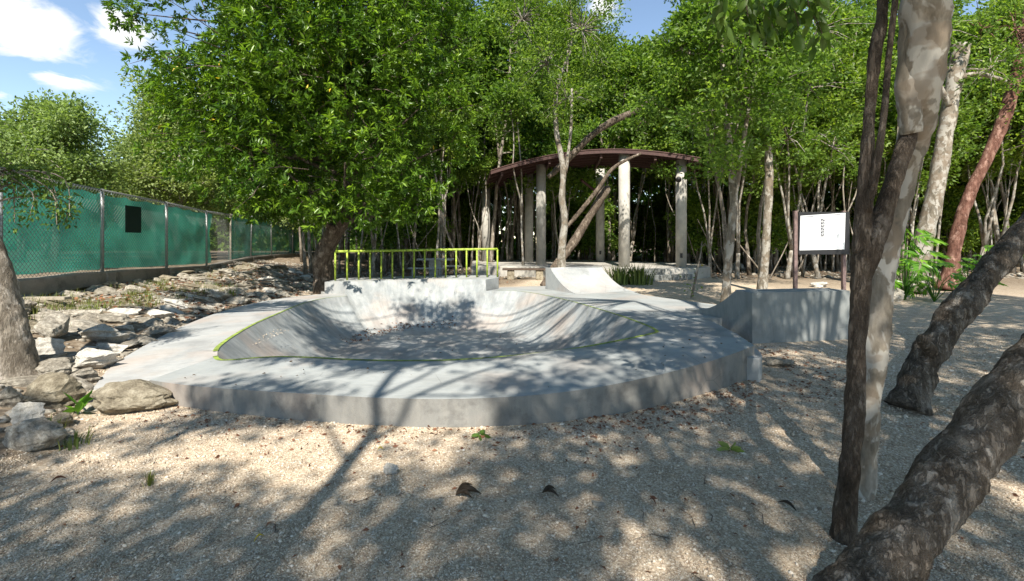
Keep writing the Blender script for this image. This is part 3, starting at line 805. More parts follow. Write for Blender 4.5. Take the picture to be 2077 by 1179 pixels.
# ------------------------------------------------------------------ the big leafy tree
def big_tree():
    rg = random.Random(42); r = rs(42)
    base = Vector((-5.75, 14.6, gh(-5.75, 14.6)-.05)); o = empty('broadleaf_tree', base, 'huge glossy green broadleaf tree with dense low crown behind the left end of the rail', 'tree')
    mb = MB(); B = base
    def rel(px, py, Y): return Q(px, py, Y)-B
    tr = [Vector((0,0,0)), rel(655,530,14.5), rel(672,480,14.3), rel(700,440,14.1), rel(715,380,14.1), rel(705,300,14.1), rel(700,180,14.2), rel(702,40,14.2), rel(690,-120,14.3)]
    sp = [Vector(p) for p in spline(tr, 4)]; n = len(sp); rad = [.32*(1-.75*(i/(n-1)))+(.12 if i < 2 else 0) for i in range(n)]
    mb.tube(sp, rad, 14, wob=.2)
    tips = []
    C = Vector((-6.3, 13.6, 6.7))-B
    # crown envelope: several lobes (centre px, py, Y, radius)
    lobes = [(500,250,13.0,2.5),(560,330,12.6,2.0),(700,330,12.0,2.0),(820,350,12.6,1.5),(850,220,13,1.8),(700,150,12.2,2.6),(540,120,12.6,2.7),(450,90,13.2,2.4),(320,50,13.8,1.1),(415,190,13.6,1.35),(620,20,12.8,2.8),(800,60,13.4,2.4),(880,110,13.8,1.4),(600,-120,13,3.2),(420,-80,13.4,2.6),(780,-120,13.5,2.8),(640,425,13.2,.75),(740,415,12.6,.8),(560,400,13.6,.9),(700,250,15.5,3.2),(560,220,15.5,3.0),(600,60,16,3.2),(470,290,14,1.0),(250,25,14.4,.6),(330,120,14.0,.8),(840,400,12.8,.8),(900,300,13.4,1.0)]
    P = []; D = []; cl = []
    for (px, py, Y, R) in lobes:
        c = Q(px, py, Y)-B
        # limb from trunk to lobe
        k = min(range(len(sp)), key=lambda i: abs(sp[i].z-(c.z-R*.6))+(10 if i < 8 else 0)); st = sp[k]
        mid = st.lerp(c, .5)+Vector((0,0,-.2)); mb.tube([Vector(p) for p in spline([st, mid, c], 4)], [rad[k]*.45*(1-i/10) for i in range(9)], 6, wob=.1)
        nn = int(190*R*R)
        for j in range(nn):
            d = Vector((rg.gauss(0,1), rg.gauss(0,1), rg.gauss(0,1))).normalized(); q = R*(rg.random()**.33)
            q = R*rg.uniform(.55, 1.06)
            p = c+Vector((d.x*q, d.y*q, d.z*q*.88))
            if mn.noise(p*1.05) < -.12 and rg.random() < .85: continue
            if mn.noise(p*.45+Vector((7,0,0))) < -.28: continue
            P.append(p); D.append(d)
            if rg.random() < .045: mb.tube([c.lerp(p, .45)+Vector((0,0,-.1)), c.lerp(p, .75)+Vector((rg.gauss(0,.08), rg.gauss(0,.08), rg.gauss(0,.08))), p], [.016, .010, .004], 3, cap=False)
    P = np.array(P); D = np.array(D); n = len(P); per = 11
    idx = np.repeat(np.arange(n), per)
    ax = unit(D+np.array([0, -.1, .45])+r.normal(size=D.shape)*.3)[idx]
    rr = unit(r.normal(size=(n*per, 3))); side = unit(rr-ax*(rr*ax).sum(1, keepdims=True))
    tilt = r.uniform(.55, 1.5, n*per)[:, None]
    d = unit(ax*np.cos(tilt)+side*np.sin(tilt)+np.array([0, 0, -.18]))
    p = P[idx]-ax*r.uniform(0, .12, n*per)[:, None]
    ln = r.uniform(.09, .225, n*per)
    rnd = np.clip(r.uniform(0, 1, n)[idx]**1.6*.6+r.uniform(0, .4, n*per), 0, 1)
    me = leaf_mesh('crown', p, d, ln, ln*.30, rnd, 3, .2)
    mb.build('trunk', 'bark_dark', o, True); link('crown', me, 'leaf_big', o)
    k_ = r.choice(len(p), 220, replace=False)
    link('yellowed_leaves', leaf_mesh('yellowed_leaves', p[k_]+r.normal(size=(220, 3))*.04, unit(d[k_]+np.array([0, 0, -.7])), ln[k_], ln[k_]*.3, r.uniform(0, 1, 220), 9), 'leaf_yellow', o)
    # second thinner trunk beside it
big_tree()

# ------------------------------------------------------------------ fence
def zf(y): return float(np.interp(y, [p[1] for p in FENCE], FENCE_Z))
fence = empty('mesh_fence', (-10.15, 11.6, .5), 'long chain link fence on a low concrete wall, backed with torn green shade cloth', 'fence')
FO = fence.location
def fpt(i, u, z): a, b = FENCE[i], FENCE[i+1]; return Vector((a[0]+(b[0]-a[0])*u, a[1]+(b[1]-a[1])*u, z))-FO
HF = 2.0
wall = MB()
L = [Vector((p[0], p[1], z)) for p, z in zip(FENCE, FENCE_Z)]; L = [Vector(p) for p in spline(L, 3)]
rg = random.Random(9); vs = []; fs = []
for i, p in enumerate(L):
    d = (L[min(i+1, len(L)-1)]-L[max(i-1, 0)]); d.z = 0; d.normalize(); nr = Vector((d.y, -d.x, 0))
    j = [rg.uniform(-.015, .015) for _ in range(4)]
    q = p-FO
    vs += [q+nr*(.14+j[0])+Vector((0,0,j[1])), q-nr*.14+Vector((0,0,j[1])), q-nr*.16+Vector((0,0,-.45)), q+nr*(.2+j[2])+Vector((0,0,-.34+j[3]*2)), q+nr*(.17+j[0])+Vector((0,0,-.04))]
for i in range(len(L)-1):
    for k in range(5): fs.append([5*i+k, 5*i+(k+1) % 5, 5*i+5+(k+1) % 5, 5*i+5+k])
wall.add(vs, fs); wall.build('base_wall', 'conc_old', fence)
for i, (p, z) in enumerate(zip(FENCE, FENCE_Z)):
    b = Vector((p[0], p[1], z-.3))-FO; m = MB(); lean = Vector((.12*((i*37) % 5-2)/4 if i > 5 else 0, 0, 0))
    m.tube([b, b+Vector((0,0,HF+.33))+lean], .04 if i < 5 else .035, 10); m.build('fence_post', 'steel_tan' if i == 6 else 'steel', fence, True)
    m = MB(); m.box((b.x+.1, b.y, b.z+.08), (.30, .28, .40)); m.build('post_footing', 'conc_old', fence, bevel=.03)
for i in range(len(FENCE)-1):
    a = fpt(i, 0, FENCE_Z[i]); b = fpt(i, 1, FENCE_Z[i+1]); w = (b-a).length
    m = MB(); m.tube([a+Vector((0,0,HF)), b+Vector((0,0,HF))], .025, 8); m.build('top_rail', 'steel', fence, True)
    # diagonal wires
    m = MB(); s = .105 if i < 6 else .16; k = -HF; dirv = (b-a)/w
    def pt(u, v): return a+dirv*u+Vector((0, 0, v))+Vector((.045, 0, 0))
    u0 = -HF
    while u0 < w:
        for sg in (1, -1):
            # line u = u0 + v (sg=1) or u = u0 + (HF - v)
            v0 = max(0, -u0); v1 = min(HF, w-u0)
            if v1 <= v0: continue
            p0 = (u0+v0, v0); p1 = (u0+v1, v1)
            if sg < 0: p0 = (p0[0], HF-p0[1]); p1 = (p1[0], HF-p1[1])
            m.tube([pt(*p0), pt(*p1)], .0042, 3, cap=False)
        u0 += s
    m.build('wire_mesh', 'wire', fence)
    # shade cloth behind the wires
    if i <= 5 or i in (6, 7, 8, 9):
        u_end = 1.0; mat = 'cloth'
        if i == 5: u_end = .22
        if i >= 6: mat = 'cloth_thin'
        nu = int(60*u_end)+2; nv = 30; V = []
        for iu in range(nu+1):
            u = u_end*iu/nu
            for iv in range(nv+1):
                v = iv/nv
                sag = .05*mn.noise(Vector((u*4+i*4, 3, 0)))*(1-v)
                z = .05+sag+v*(HF-.11-.05*abs(math.sin(u*PI*3+i)))
                S = (i+u)*3
                off = -.07-.055*mn.noise(Vector((S*1.2, v*2.5, 0)))*1.6-.018*math.sin((S*3+v*5)*3+4*mn.noise(Vector((S*.7, v, 0))))
                p = a+dirv*(w*u)+Vector((off, 0, 0)); p.z = a.z+(b.z-a.z)*u+z; V.append(p)
        m = MB(); m.add(V, [[iu*(nv+1)+iv, (iu+1)*(nv+1)+iv, (iu+1)*(nv+1)+iv+1, iu*(nv+1)+iv+1] for iu in range(nu) for iv in range(nv)])
        c = m.build('shade_cloth', mat, fence, True)
# dark patch sewn on the cloth
a = fpt(3, .40, 0); 
c0 = fpt(3, .28, FENCE_Z[3]+.97)+Vector((.0, 0, 0)); c1 = fpt(3, .52, FENCE_Z[3]+.97)
m = MB(); V = []
for q, off in ((c0, .062), (c1, .062)):
    V += [q+Vector((off, 0, 0)), q+Vector((off, 0, .72)), q+Vector((off-.012, 0, .72)), q+Vector((off-.012, 0, 0))]
m.add(V, [[0,1,5,4][::-1],[1,2,6,5],[2,3,7,6],[3,0,4,7],[0,3,2,1],[4,5,6,7]]); m.build('dark_panel', 'patch', fence)

# ------------------------------------------------------------------ pavilion
pav = empty('pavilion', (3.5, 23, 0), 'open pavilion with dark red brown arched steel roof on round pale columns', 'pavilion')
PO = pav.location
def pl(x, y, z): return Vector((x, y, z))-PO
A, B_ = Vector((-1.0, 22.0)), Vector((8.1, 20.1)); A2_, B2_ = Vector((-1.7, 28.4)), Vector((9.6, 23.6))
def roofpt(u, v):
    p = A.lerp(B_, u).lerp(A2_.lerp(B2_, u), v); z = 4.76+.72*math.sin(PI*(.02+.96*u))**.9+.15*v*math.sin(PI*u)
    z += .25*u - .15*v*(1-u)
    return pl(p.x, p.y, z)
m = MB(); nu, nv = 40, 60; V = []
for lay in (0, .035):
    for iu in range(nu+1):
        for iv in range(nv+1):
            p = roofpt(iu/nu, iv/nv)+Vector((0, 0, .10+lay+.014*(iv % 2))); V.append(p)
NN = (nu+1)*(nv+1); fs = []
for iu in range(nu):
    for iv in range(nv):
        q = [iu*(nv+1)+iv, (iu+1)*(nv+1)+iv, (iu+1)*(nv+1)+iv+1, iu*(nv+1)+iv+1]; fs += [q[::-1], [k+NN for k in q]]
for iu in range(nu):
    for iv in (0, nv): q = [iu*(nv+1)+iv, (iu+1)*(nv+1)+iv]; fs.append([q[0], q[1], q[1]+NN, q[0]+NN])
for iv in range(nv):
    for iu in (0, nu): q = [iu*(nv+1)+iv, iu*(nv+1)+iv+1]; fs.append([q[0], q[1], q[1]+NN, q[0]+NN])
m.add(V, fs); m.build('roof', 'brown_sheet', pav)
def beam(P_, w, h):
    m = MB(); vs = []; fs = []
    for i, p in enumerate(P_):
        d = (P_[min(i+1, len(P_)-1)]-P_[max(i-1, 0)]).normalized(); s_ = Vector((d.y, -d.x, 0)).normalized()*w/2; u = Vector((0,0,h/2))
        vs += [p-s_-u, p+s_-u, p+s_+u, p-s_+u]
    for i in range(len(P_)-1):
        for k in range(4): fs.append([4*i+k, 4*i+(k+1) % 4, 4*i+4+(k+1) % 4, 4*i+4+k])
    fs += [[0,1,2,3][::-1], [4*len(P_)-4+k for k in range(4)]]; m.add(vs, fs); return m
for v in (0.01, .17, .34, .5, .67, .83, .99):
    beam([roofpt(u, v)+Vector((0,0,0)) for u in np.linspace(.002, .998, 28)], .07, .13).build('roof_rib', 'brown_steel', pav)
for u in (.06, .3, .55, .8, .95):
    beam([roofpt(u, v)+Vector((0,0,-.17)) for v in np.linspace(.03, .97, 8)], .1, .16).build('roof_beam', 'brown_steel', pav)
cols = [(1.42,22.9,.235),(5.08,21.2,.25),(7.55,20.9,.235),(4.95,26.3,.24),(-1.5,27.0,.24),(.95,26.0,.23)]
for x, y, rr in cols:
    # column height follows the roof
    best = min(((roofpt(u, v)+PO-Vector((x, y, 0))).xy.length, (roofpt(u, v)+PO).z) for u in np.linspace(0, 1, 25) for v in np.linspace(0, 1, 15))
    m = MB(); zt = best[1]-.02
    m.tube([pl(x, y, .3), pl(x, y, zt)], rr, 24); c = m.build('column', 'conc_column', pav, True)
for x, y in ((7.45, 20.62), (4.9, 26.02)):
    m = MB(); m.box(pl(x, y-.02, .98), (.10, .04, .20)); m.build('socket_box', 'black', pav)
m = MB(); m.tube([pl(7.35, 20.62, 4.35), pl(7.3, 20.5, 4.35), pl(7.25, 20.4, 4.28)], [.05, .1, .13], 10); m.build('floodlight', 'black', pav, True)
m = MB(); m.tube([pl(3.55, 24, 4.75), pl(4.75, 25.2, 4.1)], .07, 6); m.build('brace', 'brown_steel', pav)
# floor slab and steps
m = MB(); m.prism([pl(x, y, 0)[:2] for x, y in ((-1.9,21.9),(.4,21.2),(3.4,19.6),(5.2,19.2),(7.9,19.9),(8.9,21.0),(9.9,24.5),(3,29.5),(-2.4,28.6))], -.1, .46); m.build('floor_slab', 'conc_column', pav, bevel=.02)
steps = empty('stone_steps', (6.4, 19.2, 0), 'two low courses of grey cut stone steps before the pavilion floor', 'steps')
rgs = random.Random(4)
for lv, (z0, off) in enumerate(((0, 0), (.235, .32))):
    u = 0; d = Vector((2.15, .95)); Ld = d.length; d.normalize(); nrm = Vector((-d.y, d.x))
    while u < Ld-.1:
        w = min(rgs.uniform(.35, .62), Ld-u); c = Vector((5.45, 18.75))+d*(u+w/2)+nrm*(off+.2)
        m = MB(); m.box((c.x-6.4, c.y-19.2, z0+.115), (w-.03, .42, .23), math.atan2(d.y, d.x)); m.build('step_block', 'stone_grey', steps, bevel=.012); u += w
    c = Vector((5.45, 18.75))+d*(Ld/2)+nrm*(off+.23); m = MB(); m.box((c.x-6.4, c.y-19.2, z0+.105), (Ld-.06, .40, .205), math.atan2(d.y, d.x)); m.build('mortar', 'conc_ramp_light', steps)

# picnic furniture
t = empty('picnic_bench', (.55, 19.6, 0), 'low dark bench on two stone blocks beside the pavilion', 'bench')
m = MB(); m.box((0,0,.44), (1.9,.5,.07)); m.build('seat', 'wood_dark', t, bevel=.01)
for s in (-.6, .6): m = MB(); m.box((s,0,.2), (.3,.4,.41)); m.build('leg', 'rock_brown', t, bevel=.03)
t = empty('concrete_table', (-3.5, 21.5, 0), 'pale concrete table with square pedestal behind the lime rail', 'table')
m = MB(); m.box((0,0,.78), (1.6,.8,.08)); m.build('table_top', 'table_conc', t, bevel=.01)
m = MB(); m.box((0,0,.37), (.55,.5,.74)); m.build('pedestal', 'table_conc', t, bevel=.01)
for s in (-1, 1):
    b = empty('concrete_bench', (-3.5+.3*s, 21.5+s*.95, 0), 'low pale concrete bench on the %s side of the table behind the rail' % ('near' if s < 0 else 'far'), 'bench')
    m = MB(); m.box((0,0,.42), (1.5,.32,.07)); m.build('seat', 'table_conc', b, bevel=.01)
    for q in (-.5, .5): m = MB(); m.box((q,0,.19), (.14,.26,.39)); m.build('leg', 'table_conc', b)

# ------------------------------------------------------------------ notice board
Yb = 12.0; sg = empty('notice_board', (7.95, Yb, 0), 'white notice board with small print in a dark frame on two brown posts', 'sign')
def sb(px, py, dy=0): return Q(px, py, Yb+dy)-sg.location
for px in (1613, 1711):
    m = MB(); q = sb(px, 428); m.box((q.x, 0, q.z/2-.05), (.085, .08, q.z+.1)); m.build('post', 'post_brown', sg, bevel=.006)
cA, cB = sb(1619, 433), sb(1717, 514)
m = MB(); m.box(((cA.x+cB.x)/2, -.05, (cA.z+cB.z)/2), (cB.x-cA.x+.06, .04, cA.z-cB.z+.06)); m.build('frame', 'black', sg, bevel=.004)
a, b, c, d = sb(1624, 438, -.08), sb(1715, 432, -.08), sb(1713, 506, -.08), sb(1622, 508, -.08)
m = MB(); vs = [Vector((p.x, -.078, p.z)) for p in (a, b, c, d)]; vb = [Vector((p.x, -.068, p.z)) for p in (a, b, c, d)]
m.add(vs+vb, [[0,1,2,3],[7,6,5,4],[0,4,5,1],[1,5,6,2],[2,6,7,3],[3,7,4,0]]); brd = m.build('panel', 'sign_white', sg)
def bp(u, v): return a.lerp(b, u).lerp(d.lerp(c, u), v)
m = MB(); rg2 = random.Random(2)
def ln(m, u0, u1, v, h=.010, y=-.0835):
    p, q = bp(u0, v), bp(u1, v); m.add([(p.x, y, p.z), (q.x, y, q.z), (q.x, y, q.z+h), (p.x, y, p.z+h)], [[0,1,2,3]])
for (u0, u1, n0) in ((.06, .38, 22), (.62, .95, 22)):
    for k in range(n0):
        if rg2.random() < .12: continue
        ln(m, u0, u1-rg2.random()*.12, .10+k*.034, .007)
for k in range(2): ln(m, .1, .9, .90+.035*k, .006)
m.build('small_print', 'ink_pale', sg)
m = MB(); ln(m, .10, .30, .045, .014); ln(m, .68, .90, .04, .014); m.build('headings', 'ink', sg)
m = MB(); m2 = MB()
for k in range(6):
    v0, v1 = .12+k*.086, .12+k*.086+.074; p0, p1 = bp(.455, v0), bp(.54, v1)
    m.add([(p0.x,-.083,p1.z),(p1.x,-.083,p1.z),(p1.x,-.083,p0.z),(p0.x,-.083,p0.z)], [[0,1,2,3]])
    for j in range(3):
        x0 = p0.x+(p1.x-p0.x)*(.15+.25*((j+k) % 3)); z0 = p1.z+(p0.z-p1.z)*(.2+.24*j)
        m2.add([(x0,-.0862,z0),(x0+.028,-.0862,z0),(x0+.028,-.0862,z0+.012),(x0,-.0862,z0+.012)], [[0,1,2,3]])
m.build('pictograms', 'ink', sg); m2.build('pictogram_marks', 'sign_white', sg)

# ------------------------------------------------------------------ hand placed trunks
SUN_EL = math.radians(48); SUN_DX = 0.03
SD = Vector((SUN_DX, math.cos(SUN_EL), -math.sin(SUN_EL))).normalized()
def stem_px(pts, sub=10):
    """pts: (px,py,Y,radius) -> smoothed world points and radii"""
    S = spline([list(Q(a, b, c))+[r_] for a, b, c, r_ in pts], sub)
    return [Vector(s[:3]) for s in S], [float(s[3]) for s in S]
NEAR = {}
def near_tree(key, name, label, stems, bk, sides=16, wob=.18):
    base = stems[0][0][0].copy(); o = empty(name, base, label, 'tree')
    mb = MB()
    for pts, rad in stems: mb.tube([p-base for p in pts], rad, sides, wob=wob, seed=len(pts))
    NEAR[key] = dict(o=o, base=base, mb=mb, top=stems[0][0][-1], bark=bk, lf=[])
    return o
near_tree('t1', 'forked_tree', 'dark brown forked tree in the right foreground, in front of the pale mottled trunk', [
    stem_px([(1708,1102,2.53,.062),(1718,990,2.53,.046),(1731,850,2.55,.042),(1739,700,2.58,.038),(1744,600,2.6,.043),(1754,520,2.6,.054),(1790,440,2.62,.046),(1818,350,2.65,.040),(1843,270,2.72,.038),(1856,200,2.9,.035),(1866,60,3.1,.03),(1900,-200,3.2,.04),(1850,-700,3.2,.04),(1700,-1300,3.6,.03)]),
    stem_px([(1747,540,2.6,.042),(1752,430,2.6,.034),(1757,330,2.6,.029),(1765,220,2.62,.029),(1776,100,2.65,.028),(1790,0,2.7,.027),(1780,-300,2.8,.03),(1700,-900,3.0,.02)]),
    stem_px([(1757,430,2.58,.024),(1782,310,2.55,.016),(1796,200,2.55,.015),(1804,100,2.6,.014),(1816,0,2.6,.013),(1830,-200,2.7,.012)])], 'bark_dark', 28, .26)
near_tree('t1b', 'mottled_tree', 'pale mottled grey trunk rising just behind the dark forked tree', [
    stem_px([(1742,1010,2.98,.075),(1750,920,2.98,.066),(1762,800,2.98,.068),(1774,690,2.98,.072),(1785,600,3.0,.066),(1802,490,3.0,.064),(1828,370,2.95,.070),(1853,270,2.8,.078),(1870,170,2.65,.095),(1878,60,2.62,.098),(1886,-60,2.62,.095),(1930,-400,3.0,.09),(2000,-1000,3.6,.06)]),
    stem_px([(1850,270,2.68,.045),(1840,190,2.66,.048),(1845,100,2.66,.046),(1850,0,2.66,.044),(1840,-200,2.8,.04)])], 'bark_mottled', 28, .24)
near_tree('t2', 'leaning_tree', 'thick rough barked trunk leaning to the right across the lower right corner', [
    stem_px([(1640,1330,1.86,.15),(1705,1255,1.9,.122),(1785,1150,1.95,.108),(1868,1045,2.0,.106),(1955,925,2.08,.108),(2065,790,2.15,.104),(2200,620,2.3,.10),(2400,350,2.5,.09),(2600,-100,2.8,.07)], 14)], 'bark_rough', 48, .2)
near_tree('t3', 'leaning_tree', 'dark gnarled trunk leaning right out of the gravel behind the thick leaning one', [
    stem_px([(1838,830,4.45,.155),(1858,770,4.5,.122),(1892,705,4.55,.118),(1937,640,4.6,.115),(1992,575,4.7,.112),(2060,490,4.8,.105),(2200,330,5.0,.11),(2350,50,5.2,.08)]),
    stem_px([(1888,715,4.45,.05),(1872,692,4.35,.045),(1868,680,4.3,.012)])], 'bark_rough', 32, .3)
near_tree('l1', 'leaning_tree', 'pale brown trunk at the left frame edge leaning left beside the rocks', [
    stem_px([(28,812,5.0,.26),(24,760,5.0,.215),(10,690,5.0,.2),(-8,620,5.0,.19),(-30,540,5.0,.18),(-90,400,5.0,.16),(-200,200,4.9,.13),(-300,-300,4.6,.1)])], 'bark_wood', 28, .14)
near_tree('t4', 'pale_tree', 'tall pale mottled tree with broken top leaning right beside the philodendron', [
    stem_px([(1852,592,14.4,.34),(1866,520,14.4,.25),(1890,420,14.4,.23),(1908,330,14.4,.21),(1924,230,14.4,.21),(1938,150,14.4,.21),(1950,92,14.4,.24)]),
    stem_px([(1925,215,14.3,.08),(1900,160,14.1,.07),(1880,90,14,.06),(1870,-40,14,.05)]), stem_px([(1938,160,14.3,.09),(1985,150,14.2,.07),(2040,165,14.1,.05)])], 'bark_mottled')
near_tree('t5', 'red_trunk_tree', 'reddish brown trunk curving right behind the leaning gnarled trunk', [
    stem_px([(1918,588,15.2,.30),(1930,540,15.2,.20),(1945,460,15.2,.175),(1968,390,15.2,.16),(1998,330,15.2,.15),(2040,230,15.2,.18),(2080,60,15.2,.14),(2100,-100,15.2,.1)])], 'bark_red')
near_tree('lean1', 'leaning_tree', 'brown trunk leaning right across the front of the pavilion, split at the top', [
    stem_px([(1100,580,16.8,.10),(1130,535,17.3,.14),(1165,490,17.6,.16),(1195,440,17.8,.15),(1228,388,18,.17),(1236,378,18,.05)]),
    stem_px([(1150,460,17.4,.07),(1180,425,17.5,.08),(1212,385,17.5,.08),(1240,345,17.5,.07),(1270,325,17.5,.06),(1300,312,17.5,.05)]),
    stem_px([(1112,360,17.2,.1),(1150,325,17.2,.12),(1200,275,17.2,.12),(1245,245,17.2,.13),(1290,225,17.2,.10),(1325,200,17.2,.06)])], 'bark_dark', 10)
# stubs of more yard edge trunks: real trunks, crowns are made below
near_tree('m1', 'crooked_tree', 'crooked white barked tree before the left column of the pavilion', [
    stem_px([(1138,552,15.8,.16),(1140,500,15.8,.13),(1145,450,15.8,.12),(1140,400,15.8,.11),(1142,340,15.8,.10),(1128,260,15.8,.09),(1130,180,15.8,.07),(1160,80,15.8,.05),(1150,-40,15.8,.04)]),
    stem_px([(1148,350,15.8,.06),(1158,260,15.7,.05),(1160,180,15.6,.04)])], 'bark_pale', 10)
near_tree('m2', 'slim_tree', 'slim light grey tree rising from the gravel left of the dark quarter pipe', [
    stem_px([(1472,622,11.5,.13),(1474,560,11.5,.10),(1482,480,11.5,.095),(1488,400,11.5,.09),(1480,310,11.5,.08),(1470,200,11.5,.07),(1462,80,11.5,.06),(1450,-80,11.5,.05)]),
    stem_px([(1484,430,11.5,.07),(1500,340,11.4,.06),(1515,240,11.3,.05),(1530,150,11.3,.04)])], 'bark_mottled', 10)
near_tree('m3', 'slim_tree', 'slim grey tree with straight trunk directly behind the dark quarter pipe', [
    stem_px([(1545,592,14.6,.16),(1552,520,14.6,.13),(1556,440,14.6,.12),(1560,350,14.6,.12),(1556,260,14.6,.10),(1560,150,14.6,.09),(1556,20,14.6,.08),(1550,-100,14.6,.06)])], 'bark_mottled', 10)
near_tree('m4', 'sapling', 'short broken sapling with green shoots in the gravel before the stone steps', [
    stem_px([(1403,604,13,.035),(1409,575,13,.036),(1415,545,13,.03),(1421,515,13.2,.022),(1424,490,13.4,.012)])], 'bark_wood', 8)
near_tree('s1', 'slim_tree', 'slim tree behind the viewer whose branches shade the front deck', [
    ([Vector(p) for p in ((-1.55,-1.9,-.05),(-1.5,-1.9,1.5),(-1.45,-1.85,3),(-1.38,-1.75,4.6),(-1.42,-1.7,6.2),(-1.5,-1.6,7.4),(-1.55,-1.4,8.6),(-1.5,-1.2,9.6))], [.12,.085,.075,.068,.06,.045,.03,.018]),
    ([Vector(p) for p in ((-1.42,-1.7,6.0),(-1.1,-1.6,6.6),(-.7,-1.5,7.1),(-.1,-1.3,7.7),(.5,-1.1,8.1))], [.035,.03,.025,.02,.01]),
    ([Vector(p) for p in ((-1.45,-1.7,6.6),(-1.2,-1.7,7.2),(-.9,-1.5,7.9),(-.6,-1.3,8.6))], [.028,.024,.02,.01]),
    ([Vector(p) for p in ((-1.1,-1.6,6.6),(-.6,-1.7,6.7),(-.1,-1.6,7.0),(.5,-1.5,7.2))], [.022,.018,.014,.008]),
    ([Vector(p) for p in ((-1.45,-1.7,5.7),(-1.8,-1.7,6.3),(-2.3,-1.6,6.8),(-2.9,-1.5,7.2))], [.025,.02,.015,.008])], 'bark_wood', 10)
for key, x, y, lab in (('s2', 3.2, -3.0, 'broad tree behind the viewer on the right'), ('s3', -5.2, -3.2, 'broad tree behind the viewer on the left'), ('s4', 7.5, -.5, 'broad tree out of view to the right of the viewer'), ('s5', .9, -4.5, 'broad tree straight behind the viewer')):
    near_tree(key, 'shade_tree', lab, [([Vector(p) for p in ((x,y,-.05),(x+.1,y,2),(x,y+.2,4),(x+.1,y+.4,6),(x,y+.6,8))], [.2,.17,.15,.12,.07])], 'bark_wood', 10)

# canopy: unseen leaf clusters on the near trees, gaps shaped to cast chosen sun patches
LIT = [(140,800,230,70),(120,700,150,60),(150,925,190,30),(400,915,230,46),(560,880,170,38),(560,960,130,45),(655,1010,70,60),(690,1085,70,40),(730,905,80,42),(850,915,75,40),(890,965,40,22),(30,1060,60,22),
       (350,745,190,55),(560,765,120,22),(640,788,110,20),(850,785,150,24),(990,765,110,16),(470,690,90,40),(420,655,200,16),
       (800,573,330,28),(1150,603,190,22),(690,608,110,14),(560,662,50,12),(1590,592,70,11),(1790,592,90,12),(1290,625,240,20),(1150,575,100,30),(1225,770,80,14),(1180,690,50,14),(1060,735,40,10),(1120,752,40,10),
       (820,830,190,34),(960,840,90,30),(1640,640,28,60),(1700,640,30,50),(1010,980,26,14),(1140,1060,30,22),(920,1140,40,22),(1310,890,30,12),(1390,895,40,14),(1440,880,30,10),(1600,850,50,14),(1640,880,40,16),(1230,980,26,12),(1290,1000,22,14),(1030,1075,24,16)]
def litness(px, py):
    v = 0
    for cx, cy, rx, ry in LIT:
        d = ((px-cx)/rx)**2+((py-cy)/ry)**2
        if d < 1.25: v = max(v, min(1, (1.25-d)/.35))
    return v
rg = random.Random(21); clusters = []
for _ in range(22500):
    X = rg.uniform(-8.5, 14.5); Yg = rg.uniform(1.2, 14.5)
    z = rg.uniform(6.3, 9.6)
    px, py = CX+F*X/Yg, HY+F*(H-.12)/Yg
    if py < 575: continue
    if litness(px, py) > .35: continue
    g_ = mn.noise(Vector((X*1.7, Yg*1.3, 3)))+.45*mn.noise(Vector((X*4.2, Yg*3.4, 8)))
    if g_ > .31: continue
    # the left bank and far right are only half shaded
    if X < -4.2 and Yg > 4.2 and mn.noise(Vector((X*.9, Yg*.9, 13))) > -.05: continue
    if rg.random() < .06: continue
    k = (z-.12)/-SD.z; c = Vector((X, Yg, .12))-SD*k
    if c.z < H+.56*c.y+.35 and c.y > .3: continue       # skips clusters low enough to come into view
    clusters.append(c)
keys = ['t1','t1b','t2','t3','l1','s1','s2','s3','s4','s5']
cent = {k: NEAR[k]['top'] if k not in ('s1','s2','s3','s4','s5') else NEAR[k]['top'] for k in keys}
for c in clusters:
    k = min(keys, key=lambda q: (cent[q].xy-c.xy).length); NEAR[k]['lf'].append(c)
# limbs towards groups of clusters
r = rs(8)
for k in keys:
    N_ = NEAR[k]; lf = N_['lf']; base = N_['base']; mb = N_['mb']
    if lf:
        sel = random.Random(3).sample(lf, min(len(lf), 16)) if k != 's1' else []
        for c in sel:
            st = cent[k]; mid = st.lerp(c, .5)+Vector((0,0,.3))
            if min(st.z, c.z) > 4.5 or True: mb.tube([st-base, mid-base, c-base], [.045, .03, .012], 5, cap=False)
        P = np.array([c-base for c in lf]); n = len(P); per = 14; idx = np.repeat(np.arange(n), per)
        p = P[idx]+r.normal(size=(n*per, 3))*np.array([.16, .16, .1]); d = unit(r.normal(size=p.shape)+np.array([0, 0, -.2])); ln_ = r.uniform(.09, .17, n*per)
        N_['crown'] = leaf_mesh('crown', p, d, ln_, ln_*.5, r.uniform(0, 1, n*per), 6)
# crowns for yard edge trees
def near_crown(k, blobs, per=30, L=.12, mat='leaf_wood', seed=1):
    N_ = NEAR[k]; base = N_['base']; rg = random.Random(seed); tw = []
    for px, py, Y, R, n in blobs:
        c = Q(px, py, Y)-base
        for _ in range(n):
            d = Vector((rg.gauss(0,1), rg.gauss(0,1), rg.gauss(0,1))).normalized(); p = c+d*R*rg.uniform(.4, 1)
            if mn.noise(p*1.1) < -.15: continue
            tw.append((p, d))
            if rg.random() < .5: N_['mb'].tube([c, c.lerp(p, .5)+Vector((0,0,.1)), p], [.02, .012, .005], 3, cap=False)
    N_['crown'] = foliage('crown', tw, per, .33, L, .48, seed, .7); N_['cm'] = mat
near_crown('m1', [(1110,130,15.8,1.6,110),(1180,60,15.6,1.6,110),(1060,40,16,1.5,100),(1150,200,15.4,1.2,60),(1120,-60,15.8,1.8,110),(1210,130,15.8,.9,30)], 30, .12, seed=11)
